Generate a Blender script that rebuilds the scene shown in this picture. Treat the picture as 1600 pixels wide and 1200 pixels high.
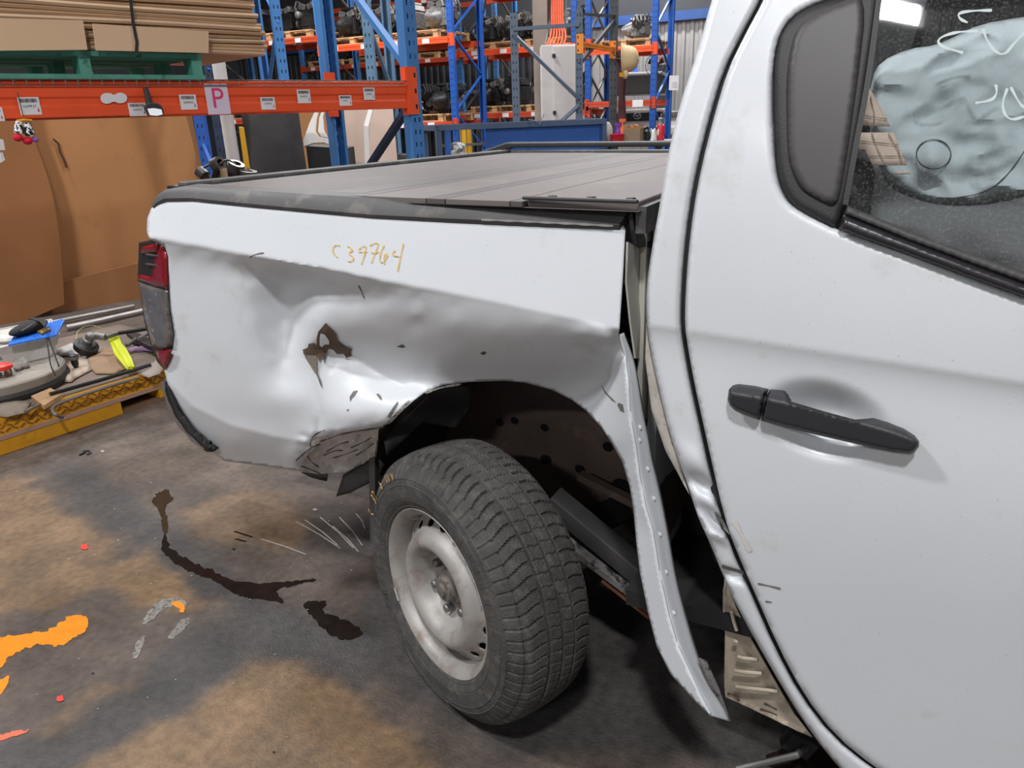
import bpy, bmesh, math, random
import numpy as np
from math import sin, cos, pi, radians, hypot, atan2, sqrt
from mathutils import Vector, Matrix, geometry, noise

random.seed(7)
for o in list(bpy.data.objects): bpy.data.objects.remove(o)
SC = bpy.context.scene
COL = SC.collection

# ------------------------------------------------------------------ camera
FPX, PIT, YAW, ROLL = 1164.19, radians(19.97), radians(27.43), radians(-1.99)
CAM = np.array([0, -1.3025, 1.483])
CF = np.array([-sin(YAW)*cos(PIT), cos(YAW)*cos(PIT), -sin(PIT)])
_R = np.array([cos(YAW), sin(YAW), 0.0]); _U = np.cross(_R, CF)
CR = _R*cos(ROLL) + _U*sin(ROLL); CU = -_R*sin(ROLL) + _U*cos(ROLL)
cd = bpy.data.cameras.new('camera'); cam = bpy.data.objects.new('camera', cd); COL.objects.link(cam)
m = Matrix(((CR[0], CU[0], -CF[0], CAM[0]), (CR[1], CU[1], -CF[1], CAM[1]), (CR[2], CU[2], -CF[2], CAM[2]), (0, 0, 0, 1)))
cam.matrix_world = m
cd.sensor_width = 36; cd.sensor_fit = 'HORIZONTAL'; cd.lens = FPX/1600*36; cd.clip_start = .02; cd.clip_end = 200
SC.camera = cam

# ------------------------------------------------------------------ world, light, exposure
w = bpy.data.worlds.new('world'); SC.world = w; w.use_nodes = True
w.node_tree.nodes['Background'].inputs[0].default_value = (.95, .97, 1, 1)
w.node_tree.nodes['Background'].inputs[1].default_value = .85
vs = SC.view_settings
vs.view_transform = 'Standard'; vs.look = 'None'; vs.gamma = 1; vs.use_curve_mapping = False; vs.exposure = -1.12
LAMPS = [  # x, y, power, size : LED high bays under the roof
    (-.36, -9.3, 700, 1.2), (.66, -3.42, 650, .5), (-4.2, -2.4, 700, .9), (-6.5, 2.0, 500, .9),
    (-2.2, 4.6, 420, .9), (-6.5, 7.6, 700, .9), (-3.2, 11.2, 700, .9), (-9.5, 9.2, 600, .9), (-11, 3.5, 400, .9), (3.5, 6, 500, .9), (-6.0, 15.5, 700, .9)]
ROOF = 6.4

# ------------------------------------------------------------------ pixel -> ray helpers (a pixel gives a direction; distance from what it touches)
def ray(x, y): return CF + CR*((x-800)/FPX) + CU*((600-y)/FPX)
def onY(x, y, Y): v = ray(x, y); return CAM + v*((Y-CAM[1])/v[1])
def onX(x, y, X): v = ray(x, y); return CAM + v*((X-CAM[0])/v[0])
def onZ(x, y, Z=0.0): v = ray(x, y); return CAM + v*((Z-CAM[2])/v[2])
def atD(x, y, d): return CAM + ray(x, y)*d
def onPl(x, y, p, n): v = ray(x, y); n = np.array(n, float); return CAM + v*(((np.array(p)-CAM)@n)/(v@n))
def pxy(p):
    v = np.array(p)-CAM; w_ = v@CF
    return 800+FPX*(v@CR)/w_, 600-FPX*(v@CU)/w_

# ------------------------------------------------------------------ materials
def lin(c):
    return tuple((((u/255)/12.92) if u/255 <= .04045 else ((u/255+.055)/1.055)**2.4) for u in c)
MATS = {}
def mat(name, rgb, rough=.5, metal=0.0, var=.12, scale=6.0, bump=0.0, bscale=40.0, rgb2=None, th=None, coat=0.0, spec=.5, emit=0.0, vcol=False, tw=.08):
    if name in MATS: return MATS[name]
    M = bpy.data.materials.new(name); M.use_nodes = True; nt = M.node_tree; N = nt.nodes; L = nt.links
    b = N['Principled BSDF']; c = lin(rgb)
    b.inputs['Roughness'].default_value = rough; b.inputs['Metallic'].default_value = metal
    b.inputs['Coat Weight'].default_value = coat; b.inputs['Coat Roughness'].default_value = .2
    b.inputs['Specular IOR Level'].default_value = spec
    tc = N.new('ShaderNodeTexCoord')
    nz = N.new('ShaderNodeTexNoise'); nz.inputs['Scale'].default_value = scale; nz.inputs['Detail'].default_value = 6
    L.new(tc.outputs['Object'], nz.inputs['Vector'])
    rp = N.new('ShaderNodeValToRGB')
    rp.color_ramp.elements[0].position = .3; rp.color_ramp.elements[1].position = .7
    lo = tuple(max(0, u*(1-var)) for u in c); hi = tuple(min(1, u*(1+var)) for u in c)
    rp.color_ramp.elements[0].color = (*lo, 1); rp.color_ramp.elements[1].color = (*hi, 1)
    L.new(nz.outputs['Fac'], rp.inputs['Fac'])
    out = rp.outputs['Color']
    if vcol:
        at = N.new('ShaderNodeAttribute'); at.attribute_name = 'Col'
        mx = N.new('ShaderNodeMix'); mx.data_type = 'RGBA'; mx.blend_type = 'MULTIPLY'; mx.inputs[0].default_value = 1
        L.new(out, mx.inputs[6]); L.new(at.outputs['Color'], mx.inputs[7]); out = mx.outputs[2]
    if rgb2 is not None:
        n2 = N.new('ShaderNodeTexNoise'); n2.inputs['Scale'].default_value = scale*2.3; n2.inputs['Detail'].default_value = 8; n2.inputs['Roughness'].default_value = .65
        L.new(tc.outputs['Object'], n2.inputs['Vector'])
        r2 = N.new('ShaderNodeValToRGB'); t0 = .58 if th is None else th
        r2.color_ramp.elements[0].position = t0; r2.color_ramp.elements[1].position = min(1, t0+tw)
        L.new(n2.outputs['Fac'], r2.inputs['Fac'])
        mx = N.new('ShaderNodeMix'); mx.data_type = 'RGBA'
        L.new(r2.outputs['Color'], mx.inputs[0]); L.new(out, mx.inputs[6]); mx.inputs[7].default_value = (*lin(rgb2), 1); out = mx.outputs[2]
    L.new(out, b.inputs['Base Color'])
    if bump:
        n3 = N.new('ShaderNodeTexNoise'); n3.inputs['Scale'].default_value = bscale; n3.inputs['Detail'].default_value = 5
        L.new(tc.outputs['Object'], n3.inputs['Vector'])
        bp = N.new('ShaderNodeBump'); bp.inputs['Strength'].default_value = bump; bp.inputs['Distance'].default_value = .01
        L.new(n3.outputs['Fac'], bp.inputs['Height']); L.new(bp.outputs['Normal'], b.inputs['Normal'])
    if emit:
        b.inputs['Emission Color'].default_value = (*c, 1); b.inputs['Emission Strength'].default_value = emit
    MATS[name] = M
    return M

def car_paint():
    M = mat('white_car_paint', (212, 215, 219), rough=.4, var=.02, scale=3, coat=.2, rgb2=(186, 182, 176), th=.6, tw=.25)
    nt = M.node_tree; N = nt.nodes; L = nt.links; b = N['Principled BSDF']
    # fine dirt specks
    src = b.inputs['Base Color'].links[0].from_socket
    tc = N.new('ShaderNodeTexCoord'); n = N.new('ShaderNodeTexNoise'); n.inputs['Scale'].default_value = 210; n.inputs['Detail'].default_value = 2
    L.new(tc.outputs['Object'], n.inputs['Vector'])
    r = N.new('ShaderNodeValToRGB'); r.color_ramp.elements[0].position = .70; r.color_ramp.elements[1].position = .80
    r.color_ramp.elements[1].color = (.55, .55, .55, 1)
    L.new(n.outputs['Fac'], r.inputs['Fac'])
    mx = N.new('ShaderNodeMix'); mx.data_type = 'RGBA'; L.new(r.outputs['Color'], mx.inputs[0]); L.new(src, mx.inputs[6])
    mx.inputs[7].default_value = (*lin((120, 116, 110)), 1); L.new(mx.outputs[2], b.inputs['Base Color'])
    return M
def glass_mat(name, tint, gloss=.12, dust=.06):
    M = bpy.data.materials.new(name); M.use_nodes = True; nt = M.node_tree; N = nt.nodes; L = nt.links
    for n in list(N): N.remove(n)
    o = N.new('ShaderNodeOutputMaterial'); t = N.new('ShaderNodeBsdfTransparent'); t.inputs[0].default_value = (*tint, 1)
    g = N.new('ShaderNodeBsdfGlossy'); g.inputs['Roughness'].default_value = .03
    d = N.new('ShaderNodeBsdfDiffuse'); d.inputs[0].default_value = (.55, .55, .52, 1)
    fr = N.new('ShaderNodeFresnel'); fr.inputs[0].default_value = 1.45
    m1 = N.new('ShaderNodeMixShader'); L.new(fr.outputs[0], m1.inputs[0]); L.new(t.outputs[0], m1.inputs[1]); L.new(g.outputs[0], m1.inputs[2])
    tc = N.new('ShaderNodeTexCoord'); n = N.new('ShaderNodeTexNoise'); n.inputs['Scale'].default_value = 260; n.inputs['Detail'].default_value = 4
    L.new(tc.outputs['Object'], n.inputs['Vector'])
    r = N.new('ShaderNodeValToRGB'); r.color_ramp.elements[0].position = .5; r.color_ramp.elements[1].position = .8
    r.color_ramp.elements[0].color = (dust*.5,)*3+(1,); r.color_ramp.elements[1].color = (min(1, dust*5),)*3+(1,)
    L.new(n.outputs['Fac'], r.inputs['Fac'])
    m2 = N.new('ShaderNodeMixShader'); L.new(r.outputs['Color'], m2.inputs[0]); L.new(m1.outputs[0], m2.inputs[1]); L.new(d.outputs[0], m2.inputs[2])
    L.new(m2.outputs[0], o.inputs[0]); MATS[name] = M
    return M

PAINT = car_paint()
BLKP = mat('black_grained_plastic', (48, 47, 48), rough=.55, var=.15, scale=8, bump=.15, bscale=400)
BLKD = mat('dusty_black_plastic', (72, 70, 70), rough=.6, var=.12, scale=5, rgb2=(98, 94, 90), th=.55)
RUBB = mat('rubber', (66, 64, 62), rough=.8, var=.25, scale=14, rgb2=(100, 95, 89), th=.5, tw=.3, bump=.3, bscale=160)
DARK = mat('dark_underbody', (26, 24, 24), rough=.8, var=.3, scale=8)
BROWNM = mat('dusty_underbody_metal', (92, 77, 70), rough=.8, var=.25, scale=5, rgb2=(120, 100, 88), th=.56, tw=.2)
STEEL = mat('painted_steel_wheel', (160, 156, 152), rough=.5, metal=.25, var=.12, scale=7, rgb2=(118, 94, 80), th=.5, tw=.3)
GREYM = mat('grey_metal', (120, 118, 116), rough=.45, metal=.6, var=.2, scale=9)
ALU = mat('cast_aluminium', (142, 140, 138), rough=.5, metal=.6, var=.25, scale=14, rgb2=(64, 60, 58), th=.5, tw=.2)
BLUE = mat('rack_blue_paint', (66, 122, 182), rough=.5, var=.12, scale=4, rgb2=(52, 82, 116), th=.66)
BLUED = mat('rack_deep_blue_paint', (30, 84, 168), rough=.45, var=.12, scale=4)
ORNG = mat('rack_orange_paint', (238, 84, 38), rough=.45, var=.08, scale=4, rgb2=(190, 56, 30), th=.68)
REDO = mat('rack_red_orange_paint', (196, 70, 40), rough=.5, var=.12, scale=4)
GREYB = mat('rack_grey_paint', (86, 100, 116), rough=.5, var=.15, scale=5, rgb2=(70, 66, 64), th=.62)
CARD = mat('cardboard', (196, 160, 124), rough=.85, var=.06, scale=3)
CARD2 = mat('brown_cardboard', (166, 116, 72), rough=.85, var=.06, scale=2, rgb2=(140, 96, 60), th=.6, tw=.2)
WOOD = mat('pallet_wood', (190, 150, 108), rough=.8, var=.18, scale=7, rgb2=(130, 98, 68), th=.58, tw=.2)
PAPER = mat('white_paper', (228, 224, 226), rough=.7, var=.02)
INK = mat('black_ink', (30, 30, 32), rough=.7, var=.02)
YELL = mat('yellow_paint', (214, 150, 28), rough=.5, var=.1, scale=8, rgb2=(120, 76, 34), th=.6, tw=.12)
CHALK = mat('yellow_paint_marker', (226, 186, 96), rough=.7, var=.1)

# ------------------------------------------------------------------ mesh helpers
def V(p): return Vector((float(p[0]), float(p[1]), float(p[2])))
class MB:
    def __init__(s): s.v = []; s.f = []
    def add(s, vs_, fs):
        o = len(s.v); s.v += [tuple(map(float, q)) for q in vs_]; s.f += [tuple(i+o for i in q) for q in fs]; return s
    def box(s, c, sz, M=None):
        x, y, z = (u/2 for u in sz)
        q = [Vector(k) for k in ((-x,-y,-z),(x,-y,-z),(x,y,-z),(-x,y,-z),(-x,-y,z),(x,-y,z),(x,y,z),(-x,y,z))]
        if M is not None: q = [M @ k for k in q]
        return s.add([k+V(c) for k in q], [(0,3,2,1),(4,5,6,7),(0,1,5,4),(1,2,6,5),(2,3,7,6),(3,0,4,7)])
    def bar(s, p0, p1, wd, ht, up=(0, 0, 1)):
        p0 = V(p0); p1 = V(p1); d = (p1-p0).normalized(); u = Vector(up); sd = d.cross(u)
        if sd.length < 1e-4: sd = d.cross(Vector((1, 0, 0)))
        sd.normalize(); u = sd.cross(d)
        q = [p+sd*a*wd/2+u*b*ht/2 for p in (p0, p1) for a, b in ((-1,-1),(1,-1),(1,1),(-1,1))]
        return s.add(q, [(0,1,2,3),(7,6,5,4),(0,4,5,1),(1,5,6,2),(2,6,7,3),(3,7,4,0)])
    def tube(s, pts, r, n=8, cap=True):
        pts = [V(p) for p in pts]; k = len(pts); rs = r if isinstance(r, (list, tuple)) else [r]*k
        vs_ = []; prev = None
        for i, p in enumerate(pts):
            t = (pts[min(i+1, k-1)]-pts[max(i-1, 0)]).normalized()
            a = prev if prev is not None else (Vector((0, 0, 1)) if abs(t.z) < .9 else Vector((1, 0, 0)))
            a = (a-t*a.dot(t)).normalized(); b = t.cross(a); prev = a
            vs_ += [p+(a*cos(2*pi*j/n)+b*sin(2*pi*j/n))*rs[i] for j in range(n)]
        fs = [(i*n+j, i*n+(j+1) % n, (i+1)*n+(j+1) % n, (i+1)*n+j) for i in range(k-1) for j in range(n)]
        if cap: fs += [tuple(range(n))[::-1], tuple((k-1)*n+j for j in range(n))]
        return s.add(vs_, fs)
    def lathe(s, prof, n=32, M=None, close=False):
        M = M or Matrix(); vs_ = []; k = len(prof)
        for r, h in prof: vs_ += [M @ Vector((r*cos(2*pi*j/n), r*sin(2*pi*j/n), h)) for j in range(n)]
        fs = [(i*n+j, i*n+(j+1) % n, (i+1)*n+(j+1) % n, (i+1)*n+j) for i in range(k-1) for j in range(n)]
        if close: fs += [tuple(range(n))[::-1], tuple((k-1)*n+j for j in range(n))]
        return s.add(vs_, fs)
    def prism(s, poly, off):
        n = len(poly); o = V(off); p = [V(q) for q in poly]
        return s.add(p+[q+o for q in p], [tuple(range(n)), tuple(range(2*n-1, n-1, -1))]+[(i, i+n, (i+1) % n+n, (i+1) % n) for i in range(n)])
    def grid(s, rows):
        k = len(rows[0]); vs_ = [p for r in rows for p in r]
        return s.add(vs_, [(i*k+j, i*k+j+1, (i+1)*k+j+1, (i+1)*k+j) for i in range(len(rows)-1) for j in range(k-1)])
    def sphere(s, c, r, M=None, nu=16, nv=10):
        rx, ry, rz = (r, r, r) if not isinstance(r, (list, tuple)) else r
        rows = []
        for i in range(nv+1):
            a = -pi/2+pi*i/nv
            row = [Vector((rx*cos(a)*cos(2*pi*j/nu), ry*cos(a)*sin(2*pi*j/nu), rz*sin(a))) for j in range(nu+1)]
            rows.append([(M @ q if M else q)+V(c) for q in row])
        return s.grid(rows)
    def build(s, name, mt, parent=None, smooth=False, bevel=0, solid=0, sharp=35):
        me = bpy.data.meshes.new(name); me.from_pydata(s.v, [], s.f); me.validate()
        if isinstance(mt, (list, tuple)):
            for q in mt: me.materials.append(q)
        else: me.materials.append(mt)
        bm = bmesh.new(); bm.from_mesh(me); bmesh.ops.recalc_face_normals(bm, faces=bm.faces); bm.to_mesh(me); bm.free()
        o = bpy.data.objects.new(name, me); COL.objects.link(o)
        if smooth:
            me.shade_smooth()
            me.set_sharp_from_angle(angle=radians(sharp))
        if bevel:
            q = o.modifiers.new('bevel', 'BEVEL'); q.width = bevel; q.segments = 2; q.limit_method = 'ANGLE'
        if solid:
            q = o.modifiers.new('solid', 'SOLIDIFY'); q.thickness = solid; q.offset = 0
        if parent is not None: attach(o, parent)
        return o
def wm(o):
    M = Matrix.LocRotScale(o.location, o.rotation_euler, o.scale)
    if o.parent is not None: return wm(o.parent) @ o.matrix_parent_inverse @ M
    return M
def attach(o, parent):          # keep the world place
    o.parent = parent; o.matrix_parent_inverse = wm(parent).inverted()
def tag(o, label, cat, group=None, kind=None):
    o['label'] = label; o['category'] = cat
    if group: o['group'] = group
    if kind: o['kind'] = kind
    return o
def thing(name, label, cat, loc=(0, 0, 0), group=None):
    o = bpy.data.objects.new(name, None); COL.objects.link(o); o.location = V(loc); o.empty_display_size = .1
    return tag(o, label, cat, group)
def struct(o): o['kind'] = 'structure'; return o
def copy_tree(o, parent=None):
    c = o.copy(); COL.objects.link(c)
    if parent is not None: c.parent = parent
    for ch in list(o.children): copy_tree(ch, c)
    return c

def seg_dist(P, poly, closed=True):
    A = np.array(poly, float); B = np.roll(A, -1, 0) if closed else A[1:]; A = A if closed else A[:-1]
    out = np.full(len(P), 1e9)
    for a, b in zip(A, B):
        ab = b-a; t = np.clip(((P-a)@ab)/max(ab@ab, 1e-9), 0, 1); out = np.minimum(out, np.hypot(*(P-(a+t[:, None]*ab)).T))
    return out
def inside(P, poly):
    x, y = P[:, 0], P[:, 1]; c = np.zeros(len(P), bool); n = len(poly)
    for i in range(n):
        x0, y0 = poly[i]; x1, y1 = poly[(i+1) % n]
        if y0 == y1: continue
        q = ((y0 > y) != (y1 > y)) & (x < (x1-x0)*(y-y0)/(y1-y0)+x0); c ^= q
    return c
def smooth_poly(pts, it=2, closed=True):
    P = [tuple(map(float, p)) for p in pts]
    for _ in range(it):
        Q = []
        n = len(P); rng = range(n) if closed else range(n-1)
        if not closed: Q.append(P[0])
        for i in rng:
            a, b = P[i], P[(i+1) % n]
            Q += [tuple(a[k]*.75+b[k]*.25 for k in range(len(a))), tuple(a[k]*.25+b[k]*.75 for k in range(len(a)))]
        if not closed: Q.append(P[-1])
        P = Q
    return P
def dens(poly, step, closed=True):
    out = []; n = len(poly)
    for i in range(n if closed else n-1):
        a = np.array(poly[i], float); b = np.array(poly[(i+1) % n], float); k = max(1, int(np.hypot(*(b-a)[:2])/step))
        out += [tuple(a+(b-a)*j/k) for j in range(k)]
    if not closed: out.append(tuple(poly[-1]))
    return out
def tri_region(poly, step):
    """outline + hex grid of inner points -> 2D points and triangles"""
    poly = dens(poly, step); P = np.array(poly); x0, y0 = P.min(0); x1, y1 = P.max(0)
    g = []; j = 0; y = y0
    while y < y1:
        x = x0+(step/2 if j % 2 else 0)
        while x < x1: g.append((x, y)); x += step
        y += step*.87; j += 1
    g = np.array(g) if g else np.zeros((0, 2))
    if len(g): g = g[inside(g, poly)]
    if len(g): g = g[seg_dist(g, poly) > step*.55]
    pts = [Vector(q) for q in poly]+[Vector(q) for q in g]
    v, e, f, _, _, _ = geometry.delaunay_2d_cdt(pts, [], [list(range(len(poly)))], 1, 1e-4)
    return np.array([tuple(q) for q in v]), f
def panel(name, poly, depth, mt, parent, step=5, thick=.003, roll=0.0, rollpx=7, smooth=True, sharp=60, off=0.0, rollpoly=None):
    """sheet bounded by an outline; depth(P)->Y puts every point at its own distance"""
    P, F_ = tri_region(poly, step)
    Y = depth(P) + off
    if roll: d = seg_dist(P, poly) if rollpoly is None else seg_dist(P, rollpoly, False); Y = Y + roll*np.clip(1-d/rollpx, 0, 1)**2
    mb = MB(); mb.add([onY(p[0], p[1], y) for p, y in zip(P, Y)], F_)
    o = mb.build(name, mt, parent, smooth=smooth, sharp=sharp)
    me = o.data
    # face the viewer side (-Y)
    s = sum(p.normal.y*p.area for p in me.polygons)
    if s > 0: me.flip_normals()
    if thick:
        q = o.modifiers.new('solid', 'SOLIDIFY'); q.thickness = thick; q.offset = -1
    return o
def stroke(name, pts, depth, wpx, mt, parent, off=-.0015, it=2, wob=.25):
    P = np.array(dens(smooth_poly(pts, it, False) if it else pts, 4, False))
    T = np.gradient(P, axis=0); T /= np.maximum(np.hypot(*T.T), 1e-6)[:, None]; Nn = np.stack([-T[:, 1], T[:, 0]], 1)
    ww = np.array([wpx*(1-wob+wob*sin(i*.9)) for i in range(len(P))])[:, None]
    A, B = P+Nn*ww/2, P-Nn*ww/2
    mb = MB(); mb.grid([[onY(*a, ya+off), onY(*b, yb+off)] for a, b, ya, yb in zip(A, B, depth(A), depth(B))])
    return mb.build(name, mt, parent)
def const(y): return lambda P: np.full(len(P), float(y))
class TPS:
    """smooth depth map from measured points (x px, y px, inward metres)"""
    def __init__(s, pts, reg=.02):
        A = np.array(pts, float); s.c = A[:, :2]/100; n = len(A)
        r2 = (s.c[:, None, 0]-s.c[None, :, 0])**2+(s.c[:, None, 1]-s.c[None, :, 1])**2
        K = s.k(r2); Q = np.concatenate([np.ones((n, 1)), s.c], 1)
        M_ = np.block([[K+np.eye(n)*reg, Q], [Q.T, np.zeros((3, 3))]])
        s.w = np.linalg.lstsq(M_, np.concatenate([A[:, 2], np.zeros(3)]), rcond=None)[0]
    @staticmethod
    def k(r2): return np.where(r2 > 1e-12, .5*r2*np.log(np.maximum(r2, 1e-12)), 0)
    def __call__(s, P):
        q = np.asarray(P)[:, :2]/100
        return s.k((q[:, None, 0]-s.c[None, :, 0])**2+(q[:, None, 1]-s.c[None, :, 1])**2)@s.w[:-3] + s.w[-3]+q@s.w[-2:]
# ================================================================== the building
def smoothstep(x): x = np.clip(x, 0, 1); return x*x*(3-2*x)
def build_floor():
    xs = np.unique(np.concatenate([np.linspace(-20, -6, 24), np.arange(-6, 1.2, .03), np.linspace(1.2, 9, 12)]))
    ys = np.unique(np.concatenate([np.linspace(-14, -1.3, 14), np.arange(-1.3, 3.2, .03), np.linspace(3.2, 19, 30)]))
    X, Y = np.meshgrid(xs, ys); X = X.ravel(); Y = Y.ravel(); n = len(X)
    W = np.stack([X, Y, np.zeros(n)], 1)-CAM; dpt = W@CF; ok = dpt > .3
    P = np.full((n, 2), -9999.0); P[ok, 0] = 800+FPX*(W[ok]@CR)/dpt[ok]; P[ok, 1] = 600-FPX*(W[ok]@CU)/dpt[ok]
    nz = np.array([[noise.noise((x*1.1, y*1.1, 3.3)), noise.noise((x*1.1, y*1.1, 8.1)), noise.noise((x*4, y*4, 1.7)), noise.noise((x*9, y*9, 5.7))] for x, y in zip(X, Y)])
    Pw = P+nz[:, :2]*30+nz[:, 2:4]*24
    base = np.array(lin((99, 87, 79))); tan = np.array(lin((132, 107, 81))); lane = np.array(lin((76, 73, 72))); pale = np.array(lin((118, 104, 93)))
    c = np.repeat(base[None], n, 0)
    def lay(poly, col, wpx, a=1.0):
        nonlocal c
        d = seg_dist(Pw, poly); s = np.where(inside(Pw, poly), d, -d); wpx = wpx*.5; mk = (smoothstep((s+wpx)/(2*wpx))*a)[:, None]
        c = c*(1-mk)+np.array(col)*mk
    lay([(150, 690), (330, 650), (560, 740), (560, 800), (330, 760), (180, 730)], pale, 30, .7)
    lay([(-40, 735), (40, 745), (110, 790), (165, 838), (150, 872), (60, 890), (-40, 905)], tan, 18)
    lay([(-40, 905), (120, 880), (215, 868), (290, 925), (318, 950), (230, 965), (140, 930), (40, 962), (-40, 985)], tan, 16)
    lay([(270, 800), (330, 770), (440, 770), (480, 810), (440, 850), (360, 850), (290, 830)], tan, 24, .8)
    lay([(90, 1210), (180, 1150), (320, 1085), (370, 1030), (430, 1015), (480, 1040), (560, 1085), (620, 1140), (700, 1210)], tan, 20)
    lay([(40, 1140), (130, 1060), (220, 1050), (160, 1110), (60, 1170)], tan, 18, .6)
    lay([(60, 715), (130, 712), (190, 760), (260, 830), (330, 880), (430, 930), (560, 960), (600, 1010), (560, 1080), (470, 1010), (400, 1000), (340, 950), (230, 880), (150, 800)], lane, 22, .85)
    lay([(-20, 1160), (100, 1120), (220, 1040), (300, 980), (440, 950), (520, 1000), (470, 1010), (380, 1010), (300, 1085), (140, 1170), (60, 1210), (-20, 1210)], lane, 18, .9)
    lay([(520, 990), (640, 1090), (760, 1180), (1300, 1215), (1300, 1000), (900, 900), (600, 860), (560, 900)], lane, 40, .9)
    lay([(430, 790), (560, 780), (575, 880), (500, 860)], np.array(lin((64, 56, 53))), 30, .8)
    c = c*(1+.30*nz[:, 2:3]+.34*nz[:, 3:4])
    nx, ny = len(xs), len(ys)
    F_ = [(j*nx+i, j*nx+i+1, (j+1)*nx+i+1, (j+1)*nx+i) for j in range(ny-1) for i in range(nx-1)]
    mb = MB(); mb.v = [(a, b, 0.0) for a, b in zip(X, Y)]; mb.f = F_
    M = mat('oil_stained_concrete', (255, 255, 255), rough=.6, var=.4, scale=34, bump=.3, bscale=110, vcol=True, rgb2=(150, 142, 134), th=.72, tw=.05)
    o = mb.build('floor', M)
    at = o.data.color_attributes.new('Col', 'FLOAT_COLOR', 'POINT')
    at.data.foreach_set('color', np.concatenate([np.clip(c, .01, 1), np.ones((n, 1))], 1).ravel())
    return struct(o)
floor = build_floor()
def floor_patch(name, poly, mt, z=.0015, it=1, h=.0):
    Pp = smooth_poly(poly, it) if it else poly
    Pp = dens(Pp, 3.0); sz_ = min(1.0, (max(p[0] for p in Pp)-min(p[0] for p in Pp))/40)
    Pp = [(x+sz_*(4.5*noise.noise((x/9, y/7, 1.1))+3*noise.noise((x/3.1, y/2.7, 5.1))), y+sz_*(3.0*noise.noise((x/9, y/7, 7.7))+2.2*noise.noise((x/3.1, y/2.7, 2.1)))) for x, y in Pp]
    mb = MB(); v = [onZ(x, y, z) for x, y in Pp]
    pts = [Vector((q[0], q[1])) for q in v]
    vv, e, f, _, _, _ = geometry.delaunay_2d_cdt(pts, [], [list(range(len(pts)))], 1, 1e-5)
    mb.add([(q[0], q[1], z) for q in vv], f)
    o = mb.build(name, mt, floor)
    if o.data.polygons and sum(p.normal.z for p in o.data.polygons) < 0: o.data.flip_normals()
    return o
ORP = mat('worn_orange_floor_paint', (236, 140, 26), rough=.6, var=.12, scale=20, rgb2=(150, 92, 40), th=.68, tw=.06)
floor_patch('floor_paint', [(-30, 1000), (0, 996), (40, 990), (70, 986), (98, 972), (104, 964), (126, 962), (140, 968), (136, 984), (110, 1000), (98, 1009), (60, 1006), (36, 1014), (14, 1026), (0, 1046), (-30, 1060)], ORP, it=0)
floor_patch('floor_paint', [(-30, 1062), (0, 1060), (16, 1056), (14, 1066), (0, 1085), (-30, 1110)], ORP, it=0)
OIL = mat('wet_oil', (34, 27, 24), rough=.12, var=.2, scale=30)
OILB = mat('brown_fluid', (62, 48, 36), rough=.14, var=.15, scale=30)
floor_patch('fluid_spill', [(236, 782), (245, 770), (262, 763), (266, 775), (273, 778), (260, 790), (258, 800), (264, 820), (262, 834), (254, 834), (252, 812), (247, 797)], OILB)
floor_patch('fluid_spill', [(254, 832), (261, 834), (263, 856), (282, 868), (306, 881), (330, 890), (352, 903), (384, 911), (430, 911), (480, 904), (500, 906), (460, 914), (430, 920), (435, 932), (448, 944), (420, 938), (384, 934), (362, 926), (350, 918), (336, 906), (300, 896), (274, 880), (258, 866), (250, 860), (254, 850)], OIL)
floor_patch('fluid_spill', [(468, 944), (490, 936), (512, 942), (500, 958), (530, 964), (556, 976), (570, 990), (548, 1002), (524, 996), (500, 980), (486, 962)], OIL)
floor_patch('fluid_spill', [(1180, 1190), (1240, 1160), (1320, 1170), (1330, 1200), (1250, 1215)], OIL)
SCU = mat('grey_scuff', (136, 130, 124), rough=.7, var=.2, scale=40, rgb2=(84, 78, 74), th=.5, tw=.1)
for q in ([(222, 972), (236, 950), (250, 936), (276, 934), (296, 940), (288, 950), (262, 946), (244, 962), (228, 976)], [(262, 994), (280, 972), (292, 962), (298, 968), (282, 990), (262, 1000)], [(206, 1030), (214, 1000), (228, 990), (224, 1008), (214, 1030)]):
    floor_patch('floor_scuff', q, SCU)
floor_patch('floor_paint', [(264, 942), (278, 938), (290, 944), (288, 956), (280, 957), (282, 948), (270, 948)], ORP, z=.002)
floor_patch('floor_paint', [(-5, 1150), (20, 1142), (46, 1140), (30, 1148), (0, 1158)], mat('faded_red_paint', (206, 104, 74), rough=.7), it=0)
for x, y in ((132, 854), (94, 1091)):
    floor_patch('red_chip', [(x-5, y-3), (x+4, y-5), (x+6, y+2), (x, y+5), (x-6, y+3)], mat('red_plastic_chip', (226, 52, 44), rough=.5), z=.003, it=0)
def floor_line(pts, wd, mt, name='floor_scratch'):
    P = [onZ(x, y, .0012) for x, y in pts]; mb = MB(); rows = []
    for i, p in enumerate(P):
        t = P[min(i+1, len(P)-1)]-P[max(i-1, 0)]; t = t/np.linalg.norm(t); n_ = np.array([-t[1], t[0], 0])*wd/2
        rows.append([p+n_, p-n_])
    mb.grid(rows); return mb.build(name, mt, floor)
SCR = mat('pale_scratch', (164, 156, 148), rough=.8, var=.2, scale=60)
for a, b in (((463, 815), (532, 857)), ((476, 812), (528, 852)), ((500, 808), (552, 856)), ((530, 808), (566, 852)), ((520, 822), (560, 862)), ((556, 802), (570, 826)), ((408, 842), (478, 866))):
    floor_line([a, ((a[0]+b[0])/2+3, (a[1]+b[1])/2), b], .005, SCR)
for a, b in (((366, 830), (394, 839)), ((368, 842), (384, 846))): floor_line([a, b], .008, OIL)
rf_ = random.Random(3)
for k in range(60):
    x, y = rf_.uniform(10, 760), rf_.uniform(740, 1195); s = rf_.uniform(.8, 1.8)
    if not (560 < x < 930 and y < 1160): floor_patch('floor_fleck', [(x-s, y), (x, y-s*.6), (x+s, y), (x, y+s*.6)], SCR, z=.002, it=0)
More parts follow.
